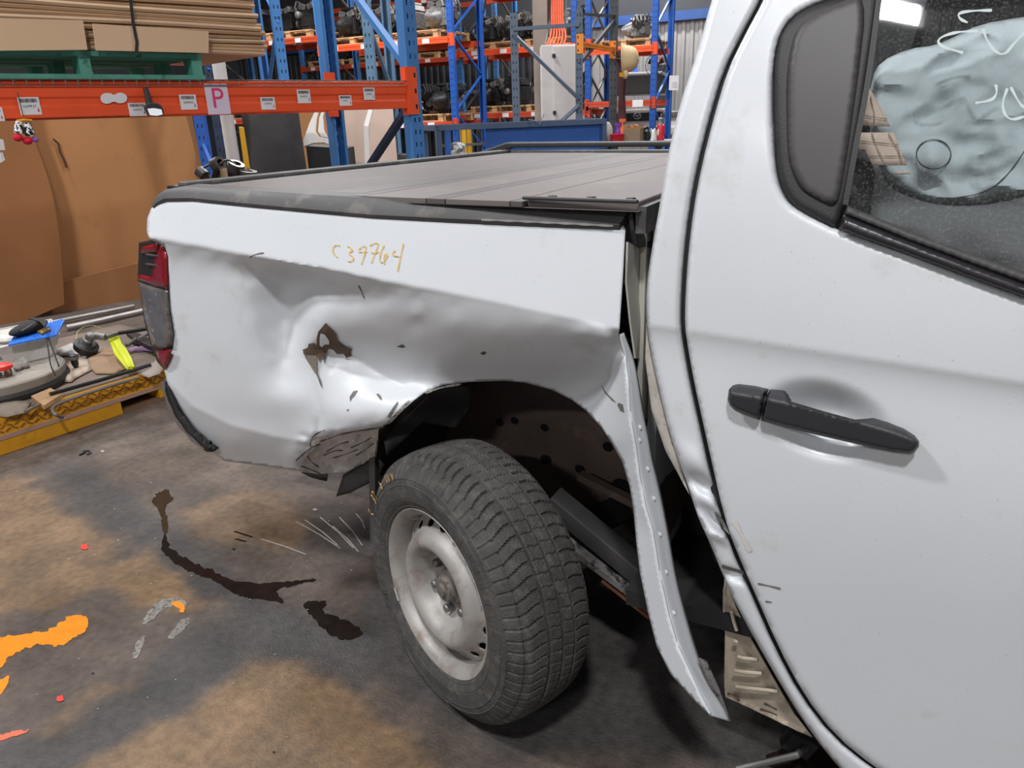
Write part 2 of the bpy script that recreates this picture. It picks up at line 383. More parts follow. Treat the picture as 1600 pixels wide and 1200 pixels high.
for x, y, s in ((160, 705, 4), (365, 858, 3), (185, 844, 2), (492, 796, 4), (145, 1052, 3), (428, 1175, 3)):
    floor_patch('floor_fleck', [(x-s, y), (x, y-s*.6), (x+s, y), (x, y+s*.6)], SCR if s != 3 else DARK, z=.002, it=0)

WALLC = mat('corrugated_wall_sheet', (168, 166, 164), rough=.5, metal=.2, var=.08, scale=1.5)
WALLD = mat('dark_upper_wall', (70, 72, 76), rough=.7, var=.15, scale=1)
def corrugated(name, p0, p1, z0, z1, pitch, dpt, mt):
    p0 = np.array([*p0, 0.]); p1 = np.array([*p1, 0.]); L = np.linalg.norm(p1-p0); d = (p1-p0)/L; n_ = np.array([-d[1], d[0], 0])
    k = int(L/pitch); lo = []; hi = []
    for i in range(k):
        for a, e in ((0, 0), (.35, 0), (.5, 1), (.85, 1)):
            q = p0+d*(i+a)*pitch+n_*e*dpt; lo.append(q+[0, 0, z0]); hi.append(q+[0, 0, z1])
    mb = MB(); mb.grid([lo, hi]); return struct(mb.build(name, mt))
corrugated('wall_back', (-7.6, 17.5), (9, 17.5), 0, 3.36, .2, .035, WALLC)
corrugated('wall_back_2', (-19, 17.5), (-7.6, 17.5), 0, 3.36, .2, .035, mat('darkened_wall_sheet', (58, 58, 60), rough=.6, var=.1))  # sheet coloured dark to stand in for darkness behind the left racks
struct(MB().box((-5, 17.6, (3.36+ROOF)/2), (28, .08, ROOF-3.36)).build('wall_back_dark_gap', WALLD))  # darkness of the space above the sheeting put into the wall colour
t = MB().box((-5, 17.42, 3.46), (28, .12, .2)).build('trim_1', mat('blue_wall_girt', (52, 88, 150), rough=.5)); struct(t)
struct(MB().box((-19.05, 2, ROOF/2), (.1, 31, ROOF)).build('wall_left', WALLD))
struct(MB().box((9.05, 2, ROOF/2), (.1, 31, ROOF)).build('wall_right', WALLC))
struct(MB().box((-5, 2, ROOF+.06), (28.2, 31, .12)).build('ceiling', mat('roof_sheet', (150, 152, 156), rough=.6, var=.05)))
def lamp(i, x, y, pw, sz):
    t_ = thing('high_bay_lamp', 'flat rectangular LED high bay lamp hung under the shed roof', 'ceiling lamp', (x, y, ROOF-.16), 'high bay lamps under the roof')
    MB().box((x, y, ROOF-.08), (sz+.06, .5, .1)).build('housing', GREYM, t_, bevel=.01)
    MB().box((x, y, ROOF-.135), (sz, .44, .012)).build('diffuser', mat('lamp_diffuser', (255, 255, 255), emit=14.0), t_)
    for s in (-1, 1): MB().tube([(x+s*sz*.4, y, ROOF-.05), (x+s*sz*.4, y, ROOF+.02)], .008, 6).build('hanger', GREYM, t_)
    l = bpy.data.lights.new('high_bay_light', 'AREA'); l.shape = 'RECTANGLE'; l.size = sz; l.size_y = .44; l.energy = pw; l.color = (.985, .99, 1)
    o = bpy.data.objects.new('high_bay_light', l); COL.objects.link(o); o.location = (x, y, ROOF-.16)
    attach(o, t_)
for i, a in enumerate(LAMPS): lamp(i, *a)

# ================================================================== the pickup
TR = thing('pickup_truck', 'white double-cab pickup with a crushed rear quarter and a dented wheel arch', 'pickup truck', (-.6, .9, 0))
CRX = [200, 232, 300, 390, 500, 600, 700, 800, 900, 968, 1000]; CRY = [366, 372, 383, 400, 420, 440, 458, 478, 500, 517, 524]
TOPX = [200, 258, 300, 380, 580, 760, 960, 1000]; TOPY = [312, 310, 309, 317, 334, 343, 350, 353]
pts = []
yc = lambda x: float(np.interp(x, CRX, CRY)); yt = lambda x: float(np.interp(x, TOPX, TOPY))
# depth table (cm inward), measured on the bent sheet: columns x, rows y
TX = [230, 290, 340, 372, 400, 425, 448, 466, 488, 520, 560, 600, 650, 710, 780, 850, 910, 950]
TAB = {'c0': [.3]*18,
       'c18': [1.9, 1.9, 2.0, 2.4, 4.2, 6.4, 7.8, 8.0, 7.4, 5.6, 3.9, 2.6, 1.7, 1.2, .9, .8, .7, .7],
       'c45': [2.5, 2.5, 2.6, 3.0, 4.8, 8.2, 10.8, 10.0, 6.9, 5.4, 4.6, 3.6, 2.7, 2.2, 2.4, 3.6, 5.4, 6.4],
       500: [2.6, 2.6, 2.7, 3.0, 4.5, 7.8, 11.2, 9.4, 5.8, 5.4, 5.2, 4.7, 3.9, None, None, None, None, None],
       530: [2.7, 2.7, 2.7, 3.0, 4.3, 7.0, 10.0, 8.6, 6.0, 6.8, 7.8, 7.3, 6.2, 4.8, 3.7, None, None, None],
       562: [2.9, 2.9, 2.9, 3.1, 4.0, 6.0, 8.4, 7.6, 6.6, 9.2, 11.2, 10.8, 10.0, 9.0, 8.3, 7.8, 7.6, 7.2],
       592: [3.3, 3.2, 3.2, 3.3, 3.9, 5.2, 6.8, 6.8, 6.6, 8.2, 9.8, 12.0, 13.6, 14.0, 14.0, 14.0, 13.8, 9.6],
       622: [4.2, 3.8, 3.6, 3.7, 3.9, 4.3, 5.0, 5.4, 5.8, 6.4, 6.8, 7.4, 8.6, None, None, None, None, None],
       654: [6.0, 5.2, 4.7, 4.6, 4.7, 5.0, 5.4, 5.7, 5.7, 5.6, 5.6, 6.0, None, None, None, None, None, None]}
for k_, row in TAB.items():
    for x, d_ in zip(TX, row):
        if d_ is not None: pts.append((x, yc(x)+float(k_[1:]) if isinstance(k_, str) else k_, d_/100))
for x in TX: pts.append((x, yc(x)-12, .001))
pts += [(330, 690, .075), (370, 690, .066), (420, 690, .064), (350, 722, .115), (400, 726, .112), (440, 732, .112), (465, 737, .115), (455, 690, .068)]
# flap folded under
pts += [(500, 676, .066), (540, 672, .068), (590, 664, .076), (488, 700, .084), (470, 715, .088), (520, 700, .115), (560, 695, .122), (588, 690, .128), (505, 735, .168), (540, 735, .175), (585, 712, .170), (480, 728, .140)]
# front of the arch
pts += [(935, 640, .105), (962, 540, .050), (972, 560, .030), (978, 600, .014), (955, 620, .070), (984, 650, .004), (955, 690, .060), (974, 690, .028), (993, 701, .000), (972, 722, .045), (999, 744, -.006), (984, 761, .032), (1008, 795, -.014), (990, 800, .022), (1019, 830, -.022), (994, 846, .012), (1030, 899, -.034), (1000, 896, .000), (1013, 959, -.014), (1045, 966, -.050), (1026, 1010, -.030), (1057, 1007, -.062), (1048, 1054, -.052), (1073, 1042, -.075), (1089, 1099, -.085), (1092, 1083, -.090), (1110, 1118, -.10)]
TUBF = TPS(pts, .008)
TY = .03
def tubY(P):
    P = np.asarray(P)[:, :2]; x, y = P[:, 0], P[:, 1]
    nz_ = np.array([noise.noise((a/13, b/10, .3))+.5*noise.noise((a/6, b/5.5, 4.4)) for a, b in P])
    n2_ = np.array([noise.noise((a/40, b/34, 9.3)) for a, b in P])
    flap = np.clip((y-666-.12*(530-x))/10, 0, 1)*np.clip((604-x)/14, 0, 1)*np.clip((x-458)/14, 0, 1)
    cr = np.clip((x-480)/30, 0, 1)*np.clip((900-x)/40, 0, 1)*np.clip((y-530)/20, 0, 1)
    c_ = np.interp(x, CRX, CRY); t_ = np.interp(x, TOPX, TOPY)
    up = .002+.042*np.clip((c_-y)/(c_-t_), 0, 1.3)
    w_ = smoothstep((y-c_+5)/10)
    dl = seg_dist(P, [(503, 548), (552, 558), (590, 580), (628, 602)], False); dr = seg_dist(P, [(489, 676), (520, 672), (560, 667), (598, 659)], False)
    db = seg_dist(P, [(256, 590), (300, 634), (360, 664), (430, 682), (480, 690)], False); dv = seg_dist(P, [(480, 560), (490, 610), (500, 650), (496, 680)], False)
    low = TUBF(P)+.0055*nz_*flap+.0012*n2_*cr*(1-flap)+.020*np.exp(-dl/20)-.010*np.exp(-dr/10)-.007*np.exp(-db/14)+.010*np.exp(-dv/12)
    return up*(1-w_)+low*w_+TY
ARCH = [(587, 715), (591, 690), (591, 672), (602, 664), (612, 660), (624, 647), (644, 627), (664, 612), (692, 602), (732, 597), (788, 595), (820, 598), (862, 609), (894, 625), (916, 642), (939, 667), (956, 693), (973, 724), (984, 761), (990, 798), (994, 846), (1000, 896), (1013, 959), (1026, 1010), (1048, 1054), (1089, 1099), (1110, 1118)]
RIDGE = [(1092, 1083), (1073, 1042), (1057, 1007), (1045, 966), (1030, 899), (1019, 830), (1008, 795), (998, 744), (993, 701), (984, 653), (980, 594), (976, 557), (967, 523)]
OUT = [(229, 362), (230, 342), (236, 326), (246, 315), (258, 310), (300, 309), (380, 317), (480, 326), (580, 334), (670, 339), (760, 343), (860, 347), (966, 350), (974, 352), (977, 358), (976, 372), (973, 430), (969, 490)] + RIDGE[::-1] + ARCH[::-1][0:] + \
      [(567, 723), (539, 740), (513, 740), (505, 744), (492, 740), (480, 738), (466, 736), (420, 729), (350, 720), (333, 706), (312, 686), (290, 656), (274, 628), (262, 600), (257, 580), (262, 566), (270, 546), (272, 522), (266, 482), (264, 440), (263, 402), (258, 386), (248, 379), (234, 374)]
side = panel('tub_side_panel', OUT, tubY, PAINT, TR, step=4, thick=.004, roll=.006, rollpx=9, sharp=50, rollpoly=OUT[:14])
# front return flange of the tub, folded edge running down to the torn tip
FL = [(990, 562), (996, 591), (1005, 647), (1015, 692), (1018, 715), (1030, 761), (1042, 820), (1054, 893), (1067, 947), (1089, 1023), (1108, 1073), (1132, 1102), (1141, 1127), (1124, 1127), (1110, 1118)]
def resample(pl, n):
    P = np.array(pl, float); L = np.concatenate([[0], np.cumsum(np.hypot(*np.diff(P, axis=0).T))]); t_ = np.linspace(0, L[-1], n)
    return np.stack([np.interp(t_, L, P[:, 0]), np.interp(t_, L, P[:, 1])], 1)
RG = resample(smooth_poly(RIDGE[::-1]+[(1110, 1118)], 2, False), 140); FG = resample(smooth_poly([(974, 520)]+FL[:13], 2, False), 140)
RQd = tubY(RG)+.003; kk = np.ones(15)/15; RQd = np.convolve(np.pad(RQd, 7, mode='edge'), kk, 'valid')
def flangeY(P):
    P = np.asarray(P)[:, :2]; d2 = (P[:, None, 0]-RG[None, :, 0])**2+(P[:, None, 1]-RG[None, :, 1])**2; i = d2.argmin(1)
    return RQd[i]+.0016*np.sqrt(d2.min(1))
mb = MB(); rows = []
for i in range(140):
    row = []
    for k in range(7):
        t_ = k/6; q = RG[i]*(1-t_)+FG[i]*t_; row.append(onY(q[0], q[1], RQd[i]-.002*sin(pi*min(1, t_*2))+.0016*t_*np.hypot(*(FG[i]-RG[i]))+(.006 if k == 6 else 0)))
    rows.append(row)
mb.grid(rows); flange = mb.build('front_flange', PAINT, TR, smooth=True, sharp=70, solid=.004)
# chips, tears and scratches
TEAR = mat('torn_paint_filler', (92, 74, 60), rough=.8, var=.2, scale=30)
CHIPM = mat('bare_grey_chip', (110, 106, 102), rough=.7, var=.2, scale=60)
def zp(ox, oy, s, pts_): return [(ox+x*s, oy+y*s) for x, y in pts_]
def chip(poly, mt=CHIPM, name='paint_chip', dfn=tubY, par=None, off=-.0016): return panel(name, poly, dfn, mt, par or side, step=6, thick=0, off=off, smooth=False)
Z6 = lambda p: zp(440, 480, 260/1114, p)
chip(Z6([(295, 105), (330, 140), (365, 175), (380, 235), (430, 270), (475, 280), (462, 300), (470, 325), (432, 342), (415, 312), (372, 315), (345, 285), (318, 278), (300, 305), (285, 370), (270, 330), (250, 365), (238, 318), (150, 312), (140, 285), (175, 270), (180, 245), (215, 240), (236, 262), (234, 210), (245, 165)]), TEAR, 'paint_tear', off=-.006)
chip(Z6([(262, 175), (290, 185), (318, 225), (318, 250), (290, 250), (268, 268), (254, 255), (255, 205)]), PAINT, 'paint_curl', off=-.009)
chip(Z6([(142, 300), (236, 318), (238, 440), (222, 440), (185, 380), (160, 340)]), mat('tear_primer', (128, 116, 104), rough=.8), 'paint_tear', off=-.004)  # greyer primer tone beside the brown tear
chip(Z6([(225, 435), (240, 440), (262, 495), (272, 545), (258, 520), (240, 470)]), CHIPM, off=-.003)
for q in ([(455, 600), (480, 562), (510, 556), (490, 590), (470, 610), (458, 632)], [(632, 580), (650, 578), (668, 600), (672, 625), (655, 612)], [(772, 262), (795, 255), (805, 246), (812, 262), (832, 268), (805, 274)], [(705, 735), (745, 670), (778, 628), (780, 645), (750, 700), (728, 742)], [(430, 690), (450, 680), (446, 694)]):
    chip(Z6(q))
chip([(490, 684), (520, 678), (560, 672), (592, 666), (590, 690), (585, 713), (566, 721), (539, 737), (513, 738), (505, 741), (490, 737), (472, 724), (464, 717), (484, 702)], mat('dirty_shaded_paint', (190, 183, 178), rough=.6, var=.12, scale=18, rgb2=(120, 110, 104), th=.6, tw=.12), 'scuffed_shaded_fold', off=-.0012)  # overlay colour holds dirt and scuffs plus shade of the down-facing flap
for q in ([(750, 552), (757, 549), (760, 552), (755, 555)], [(619, 542), (630, 539), (634, 543)]): chip(q, TEAR)
for a in ([(390, 403), (398, 397), (412, 395)], [(569, 466), (566, 458), (560, 446)]): stroke('paint_crack', a, tubY, 2.2, CHIPM, side)
for a in ([(500, 690), (540, 676), (600, 668)], [(510, 706), (530, 694), (545, 690)], [(548, 700), (570, 690), (580, 684)], [(470, 728), (490, 736), (505, 742)], [(462, 720), (484, 700), (500, 694)], [(520, 716), (545, 708), (560, 702)], [(480, 712), (486, 722), (498, 730)], [(484, 698), (487, 684), (497, 676), (508, 672)], [(505, 712), (522, 704), (536, 704)], [(556, 712), (572, 702), (584, 692)], [(590, 688), (588, 700), (586, 712)]):
    stroke('fold_scratch', a, tubY, 1.8, mat('dark_scratch', (78, 71, 67), rough=.8), side, off=-.0025)
for a in ([(606, 662), (624, 640), (640, 626)], [(616, 652), (626, 640), (634, 634)], [(664, 614), (690, 605), (720, 600)]): stroke('scraped_edge', a, tubY, 4, mat('scraped_metal', (150, 146, 140), rough=.6, var=.4, scale=80, rgb2=(60, 56, 54), th=.5), side, off=-.002)
FM = flangeY
for q in (zp(820, 520, .2834, [(515, 385), (540, 395), (548, 440), (525, 430), (510, 400)]), zp(820, 520, .2834, [(420, 285), (450, 330), (505, 385), (480, 375), (440, 330)])): chip(q)
for q in ([(980, 592), (984, 620), (983, 640)], [(998, 748), (1004, 776), (1009, 796), (1006, 808)], [(1012, 795), (1018, 810), (1020, 830)]): stroke('paint_crack', q, FM, 2, CHIPM, flange)
for x, y in ((999, 668), (998, 688), (1011, 733), (1021, 779), (1030, 835), (1040, 894), (1052, 958)):
    P3 = onY(x, y, float(flangeY(np.array([[x, y]]))[0])-.002)
    MB().sphere(P3, (.006, .003, .006), nu=10, nv=6).build('spot_weld', PAINT, flange, smooth=True)
# yard number written on the panel
NUM = [[(405, 190), (375, 178), (335, 190), (312, 235), (325, 290), (375, 335)], [(500, 198), (530, 205), (545, 225), (575, 250), (520, 270), (515, 285), (560, 320), (578, 360), (550, 388), (505, 382)],
       [(640, 235), (680, 205), (730, 185), (728, 240), (700, 350), (675, 420)], [(640, 268), (690, 268), (745, 262)], [(780, 190), (830, 158), (890, 155), (870, 220), (840, 300), (800, 405)], [(795, 272), (840, 288), (890, 262)],
       [(960, 180), (920, 260), (900, 340), (905, 390), (950, 400), (995, 330), (995, 285), (965, 300), (955, 360), (960, 420)], [(1095, 245), (1050, 305), (1110, 320), (1175, 325)], [(1198, 160), (1170, 300), (1125, 510)]]
for q in NUM: stroke('painted_number', zp(480, 360, .125, q), tubY, 2.0, CHALK, side, off=-.0022)

# rail cap, bed cover
RL1 = [(243, 316), (250, 304), (262, 296), (287, 291), (400, 298), (500, 304), (580, 308), (700, 312), (820, 316), (995, 322)]
RL2 = [(240, 322), (247, 315), (258, 309), (300, 308), (400, 318), (500, 327), (580, 334), (700, 340), (820, 345), (968, 350)]
mb = MB(); rows = []
for (a, b), (c_, d_) in zip(RL1, RL2):
    p, q = onY(c_, d_+1, .068), onY(a, b, .095)
    rows.append([p+np.array([0, .01, -.02]), p+np.array([0, -.004, .0]), p*.6+q*.4+np.array([0, -.006, .004]), p*.15+q*.85+np.array([0, -.003, .004]), q, q+np.array([0, .05, .002]), q+np.array([0, .05, -.03])])
mb.grid(rows); mb.build('rail_cap', BLKD, TR, smooth=True, sharp=50)
mb = MB(); e = [r_ for r_ in rows[-1]]; mb.add([e[1], e[4], e[5], e[0]], [(0, 1, 2, 3)]); mb.build('rail_cap_end', BLKD, TR)
for x0, x1, y0, y1 in ((752, 958, 343, 352),):
    stroke('rail_seal', [(x0, y0), ((x0+x1)/2, (y0+y1)/2), (x1, y1+1)], lambda P: np.full(len(P), .066), 4, mat('grey_seal', (150, 148, 146), rough=.6), TR, off=-.002)
ZC = float(onY(640, 310, .10)[2])+.004
SLAT = mat('bed_cover_aluminium', (106, 98, 95), rough=.66, var=.06, scale=3, rgb2=(122, 113, 109), th=.55, tw=.2)
SLAT2 = mat('bed_cover_dark_slat', (86, 80, 79), rough=.6, var=.06, scale=3)
NR, FR_, NF = onZ(300, 291, ZC), onZ(782, 240, ZC), onZ(992, 321.5, ZC)
d_ac = (FR_-NR)/np.linalg.norm(FR_-NR); LEN = 1.62
def cover_pt(px, s, dz=0.0):          # px along the near rail -> point s metres across
    yy = float(np.interp(px, [300, 580, 700, 820, 992], [291.5, 308, 312, 316, 321.5])); p = onZ(px, yy, ZC); dirc = d_ac+(np.array([0, 1, 0.])-d_ac)*np.clip((px-300)/690, 0, 1)
    return p+dirc/np.linalg.norm(dirc)*s+np.array([0, 0, dz])
cuts = list(np.linspace(300, 488, 25))
cov = MB(); cov.add([cover_pt(x, s, -.012) for x in (296, 640, 995) for s in (.01, LEN)], [(0, 2, 3, 1), (2, 4, 5, 3)]); cover = cov.build('bed_cover', SLAT2, TR)
for i, (a, b) in enumerate(list(zip(cuts[:-1], cuts[1:]))+[(488, 540), (540, 562), (562, 660), (660, 690), (690, 792), (792, 812)]):
    gpx = .6 if b-a < 15 else .9
    q = [cover_pt(a+gpx, .012), cover_pt(b-gpx, .012), cover_pt(b-gpx, LEN), cover_pt(a+gpx, LEN)]
    MB().prism(q, (0, 0, -.012)).build('slat', SLAT if i not in (25, 27, 29) and i % 3 else SLAT2, cover, bevel=.0015)
q = [cover_pt(813, .03, .004), cover_pt(990, .03, .004), cover_pt(990, LEN, .004), cover_pt(813, LEN, .004)]
MB().prism(q, (0, 0, -.02)).build('lid', SLAT, cover, bevel=.003)
MB().bar(cover_pt(810, .02, .006), cover_pt(994, .012, .006), .012, .007).build('lid_trim', BLKP, cover, bevel=.003)
for x in (846, 908, 972): MB().lathe([(0, .006), (.008, .005), (.012, 0)], 12, Matrix.Translation(V(cover_pt(x, .05, .004)))).build('screw_cap', BLKP, cover, smooth=True)
MB().bar(cover_pt(994, .03, -.03), cover_pt(996, LEN, -.03), .02, .05).build('canister_front', BLKD, TR)
# tailgate top, far rails
tg0, tg1 = cover_pt(292, .0), cover_pt(292, LEN)
MB().bar(tg0+[-.02, 0, -.01], tg1+[-.02, 0, -.01], .05, .045).build('tailgate_cap', BLKD, TR, bevel=.008)
MB().prism([tg0+[-.04, .02, -.03], tg1+[-.04, 0, -.03], tg1+[-.06, 0, -.55], tg0+[-.06, .02, -.55]], (.05, 0, 0)).build('tailgate', PAINT, TR, bevel=.01)
fa = cover_pt(330, LEN); fb = cover_pt(995, LEN)
MB().bar(fa+[-.1, .02, -.01], fb+[.05, .02, -.01], .05, .04).build('far_rail_cap', BLKD, TR, bevel=.006)
q0 = onPl(748, 238, fa, (0, 1, 0)); q1 = onPl(790, 223, fa, (0, 1, 0)); q2 = onPl(1075, 221, fa, (0, 1, 0)); q3 = onPl(1075, 229, fa, (0, 1, 0)); q4 = onPl(800, 231, fa, (0, 1, 0)); 
MB().prism([q0, q1, q2, q3, q4, onPl(770, 240, fa, (0, 1, 0))], (0, .07, 0)).build('far_side_rail', BLKP, TR, bevel=.006)
MB().prism([fa+[-.1, .06, -.03], fb+[.05, .06, -.03], fb+[.05, .06, -.62], fa+[-.1, .06, -.70]], (0, .03, 0)).build('far_side_panel', PAINT, TR)

# tub bulkhead, cab back, black corner flap in the gap
BX = float(onY(980, 420, .06)[0])
INN = mat('stained_inner_panel', (196, 192, 180), rough=.55, var=.05, scale=4, rgb2=(150, 148, 104), th=.6, tw=.15)
MB().prism([(BX, .14, .84), (BX, 1.66, .84), (BX, 1.66, 1.26), (BX, .14, 1.26)], (.012, 0, 0)).build('tub_bulkhead', INN, TR)
q = [onY(980, 378, .06), onY(1003, 392, .16), onY(1002, 470, .16), onY(999, 560, .15), onY(992, 560, .09), onY(984, 500, .075), onY(978, 440, .07)]
MB().add(q, [tuple(range(len(q)))]).build('corner_gusset', INN, TR, solid=.004)
CX = float(onY(1012, 440, .12)[0])
MB().prism([(CX, .15, .45), (CX, 1.62, .45), (CX, 1.62, 1.27), (CX, .15, 1.27)], (.02, 0, 0)).build('cab_back_wall', mat('shaded_cab_white', (205, 208, 214), rough=.4), TR)
q = [onY(985, 333, .09), onY(1000, 332, .16), onY(1012, 365, .18), onY(1019, 388, .18), onY(993, 384, .10), onY(988, 360, .085)]
MB().add(q, [tuple(range(len(q)))]).build('corner_flap', BLKD, TR, solid=.008)

# tail lamp
LENSR = mat('red_lamp_lens', (126, 14, 24), rough=.15, var=.2, scale=12, coat=.6)
LENSC = mat('smoky_clear_lens', (92, 88, 86), rough=.16, var=.4, scale=14, coat=.6, rgb2=(168, 166, 164), th=.62, tw=.06)
LY = lambda P: .045+.0012*np.clip(262-np.asarray(P)[:, 0], 0, 60)
tl = panel('tail_lamp', [(217, 379), (240, 374), (256, 384), (262, 402), (263, 440), (265, 482), (271, 522), (269, 546), (262, 564), (257, 578), (246, 566), (236, 540), (226, 505), (220, 470), (215, 440), (216, 410)], lambda P: LY(P)+.012, mat('lamp_housing', (38, 34, 34), rough=.4), TR, step=5, thick=.03)
panel('red_lens', [(247, 386), (255, 384), (261, 402), (262, 440), (262, 452), (240, 447), (216, 438), (214, 428), (236, 432), (241, 402)], LY, LENSR, tl, step=5, thick=.004, roll=.008, rollpx=6)
panel('clear_lens', [(215, 440), (240, 448), (262, 454), (265, 484), (271, 522), (269, 540), (252, 548), (238, 540), (228, 505), (220, 470)], LY, LENSC, tl, step=5, thick=.004, roll=.008, rollpx=6)
panel('lower_red_lens', [(243, 548), (256, 548), (268, 546), (257, 577), (248, 566)], LY, LENSR, tl, step=5, thick=.004)
panel('upper_reflector', [(219, 386), (246, 380), (246, 394), (220, 396)], lambda P: LY(P)+.004, LENSR, tl, step=5, thick=.002)
for y in (398, 413): stroke('chrome_bar', [(227, y-1), (236, y), (248, y+2)], lambda P: LY(P)+.002, 3.2, GREYM, tl, it=0)
# bumper end
bm_ = panel('bumper_end', [(253, 594), (260, 592), (268, 606), (282, 640), (304, 670), (332, 698), (334, 706), (322, 706), (298, 688), (276, 658), (262, 630), (255, 610)], lambda P: .05+.0004*np.abs(np.asarray(P)[:, 0]-260), BLKP, TR, step=5, thick=.03, roll=.01, rollpx=5)
stroke('chrome_edge', [(254, 596), (258, 620), (270, 650), (292, 680), (318, 702)], lambda P: .05+.0004*np.abs(np.asarray(P)[:, 0]-260), 6, mat('bumper_chrome', (180, 182, 184), rough=.2, metal=.9), bm_, off=-.004)
MB().prism([tg0+[-.14, .12, -.62], tg1+[-.14, -.05, -.62], tg1+[-.14, -.05, -.84], tg0+[-.14, .12, -.84]], (.16, 0, 0)).build('rear_bumper', mat('bumper_chrome', (180, 182, 184)), TR, bevel=.02)

# wheel house
AR = [(591, 700)]+ARCH[2:22]
rows = []
for x, y in AR:
    yy = float(tubY(np.array([[x, y]]))[0])
    p = onY(x, y, yy+.004)
    c0 = np.array([-.72, 0, .55]); rows.append([p + (np.array([p[0]-c0[0], 0, p[2]-c0[2]])*sc_)*1 + np.array([0, dy, 0]) for dy, sc_ in ((0, .0), (.02, .03), (.06, .05), ((.6-yy)*.35, .05), ((.6-yy)*.7, .03), (.6-yy, 0))])
mb = MB(); mb.grid(rows); wh = mb.build('wheel_house', BROWNM, TR, smooth=True)
inner = [r_[-1] for r_ in rows]
poly = inner+[np.array([inner[-1][0]+.2, inner[-1][1], .34]), np.array([inner[0][0]-.2, inner[0][1], .34])]
mw = MB(); mw.grid([[q_, (q_+np.array([q_[0], q_[1], .34]))/2*[1, 1, 1]*1.0 if False else np.array([q_[0], q_[1]-.012, (q_[2]+.34)/2]), np.array([q_[0], q_[1], .34])] for q_ in [inner[0]-[.15, 0, 0]]+inner+[inner[-1]+[.25, 0, 0]]]); mw.build('wheel_house_wall', BROWNM, TR)
for x, y, rr in ((850, 668, .012), (852, 718, .016), (905, 733, .014), (949, 698, .015), (970, 762, .03), (780, 660, .012), (803, 657, .012), (687, 655, .014)):
    v = onY(x, y, .583); MB().lathe([(0, 0), (rr, 0)], 16, Matrix.Translation(V(v)) @ Matrix.Rotation(pi/2, 4, 'X')).build('drain_hole', mat('black_void', (6, 6, 6), rough=1), wh)
LIN = mat('wheel_liner', (62, 60, 60), rough=.6, var=.2, scale=6)
q = [(600, 690), (612, 664), (640, 632), (668, 612), (700, 604), (735, 602), (738, 640), (712, 668), (660, 660), (628, 690), (604, 712)]
panel('arch_liner', q, lambda P: .20+.0012*(np.asarray(P)[:, 0]-600)+.02*np.sin(np.asarray(P)[:, 1]*.07), LIN, TR, step=8, thick=.004)
stroke('liner_rib', [(632, 656), (650, 638), (672, 616)], lambda P: .19+.0012*(np.asarray(P)[:, 0]-600), 4, mat('dusty_liner', (84, 80, 78), rough=.7), TR)
lx = float(onY(605, 700, .3)[0])
MB().prism([(lx, .2, .30), (lx, .74, .30), (lx+.06, .74, .85), (lx+.06, .2, .85)], (-.02, 0, 0)).build('rear_splash_panel', LIN, TR)
panel('mud_flap', [(590, 716), (560, 728), (536, 742), (525, 776), (548, 770), (575, 756), (592, 742), (600, 726)], const(.22), BLKP, TR, step=8, thick=.008)
panel('panel_tear', [(470, 738), (500, 742), (512, 740), (510, 752), (500, 750), (486, 746)], const(.16), DARK, side, step=6, thick=.003)
# under-body: chassis rail, leaf spring, axle, floor pan
MB().box((-.6, .76, .45), (3.4, .08, .40)).build('chassis_rail', DARK, TR)
MB().box((-.6, 1.35, .56), (3.4, .08, .16)).build('chassis_rail', DARK, TR)
MB().box((-.95, 1.05, .86), (1.2, 1.1, .02)).build('tub_floor', DARK, TR)
MB().box((-.1, 1.05, .44), (.9, .5, .24)).build('fuel_tank', DARK, TR, bevel=.05)
MB().tube([(-1.7, 1.2, .42), (-.3, 1.2, .36), (1.2, 1.1, .34)], .035, 12).build('exhaust_pipe', BROWNM, TR, smooth=True)
MB().box((-1.45, 1.0, .5), (.4, .7, .22)).build('spare_wheel_carrier', DARK, TR, bevel=.05)
MB().lathe([(.2, -.11), (.3, -.12), (.355, -.09), (.357, .09), (.3, .12), (.2, .11), (.19, .02), (0, .02)], 48, Matrix.Translation((-.9, 1.62, .357)) @ Matrix.Rotation(pi/2, 4, 'X')).build('far_wheel', RUBB, TR, smooth=True)
MB().box((.75, 1.64, .42), (2.2, .06, .3)).build('far_sill', PAINT, TR, bevel=.02)
a, b = onY(862, 778, .36), onY(1040, 926, .36)
LS = MB().bar(a, b, .07, .05).build('leaf_spring', mat('spring_steel', (62, 60, 60), rough=.6, var=.2, scale=10), TR, bevel=.004)
a2, b2 = onY(880, 838, .34), onY(1040, 958, .34)
MB().bar(a2, b2, .06, .022).build('spring_leaf', mat('worn_spring', (120, 118, 116), rough=.5, var=.5, scale=12, rgb2=(50, 48, 48), th=.5), LS, bevel=.003)
a3, b3 = onY(945, 900, .34), onY(1018, 958, .34)
MB().bar(a3, b3, .05, .008).build('spring_leaf', mat('rusty_leaf', (120, 76, 52), rough=.8), LS)
MB().bar(onY(905, 742, .5), onY(1000, 790, .5), .03, .02).build('brake_line_bracket', BROWNM, TR)
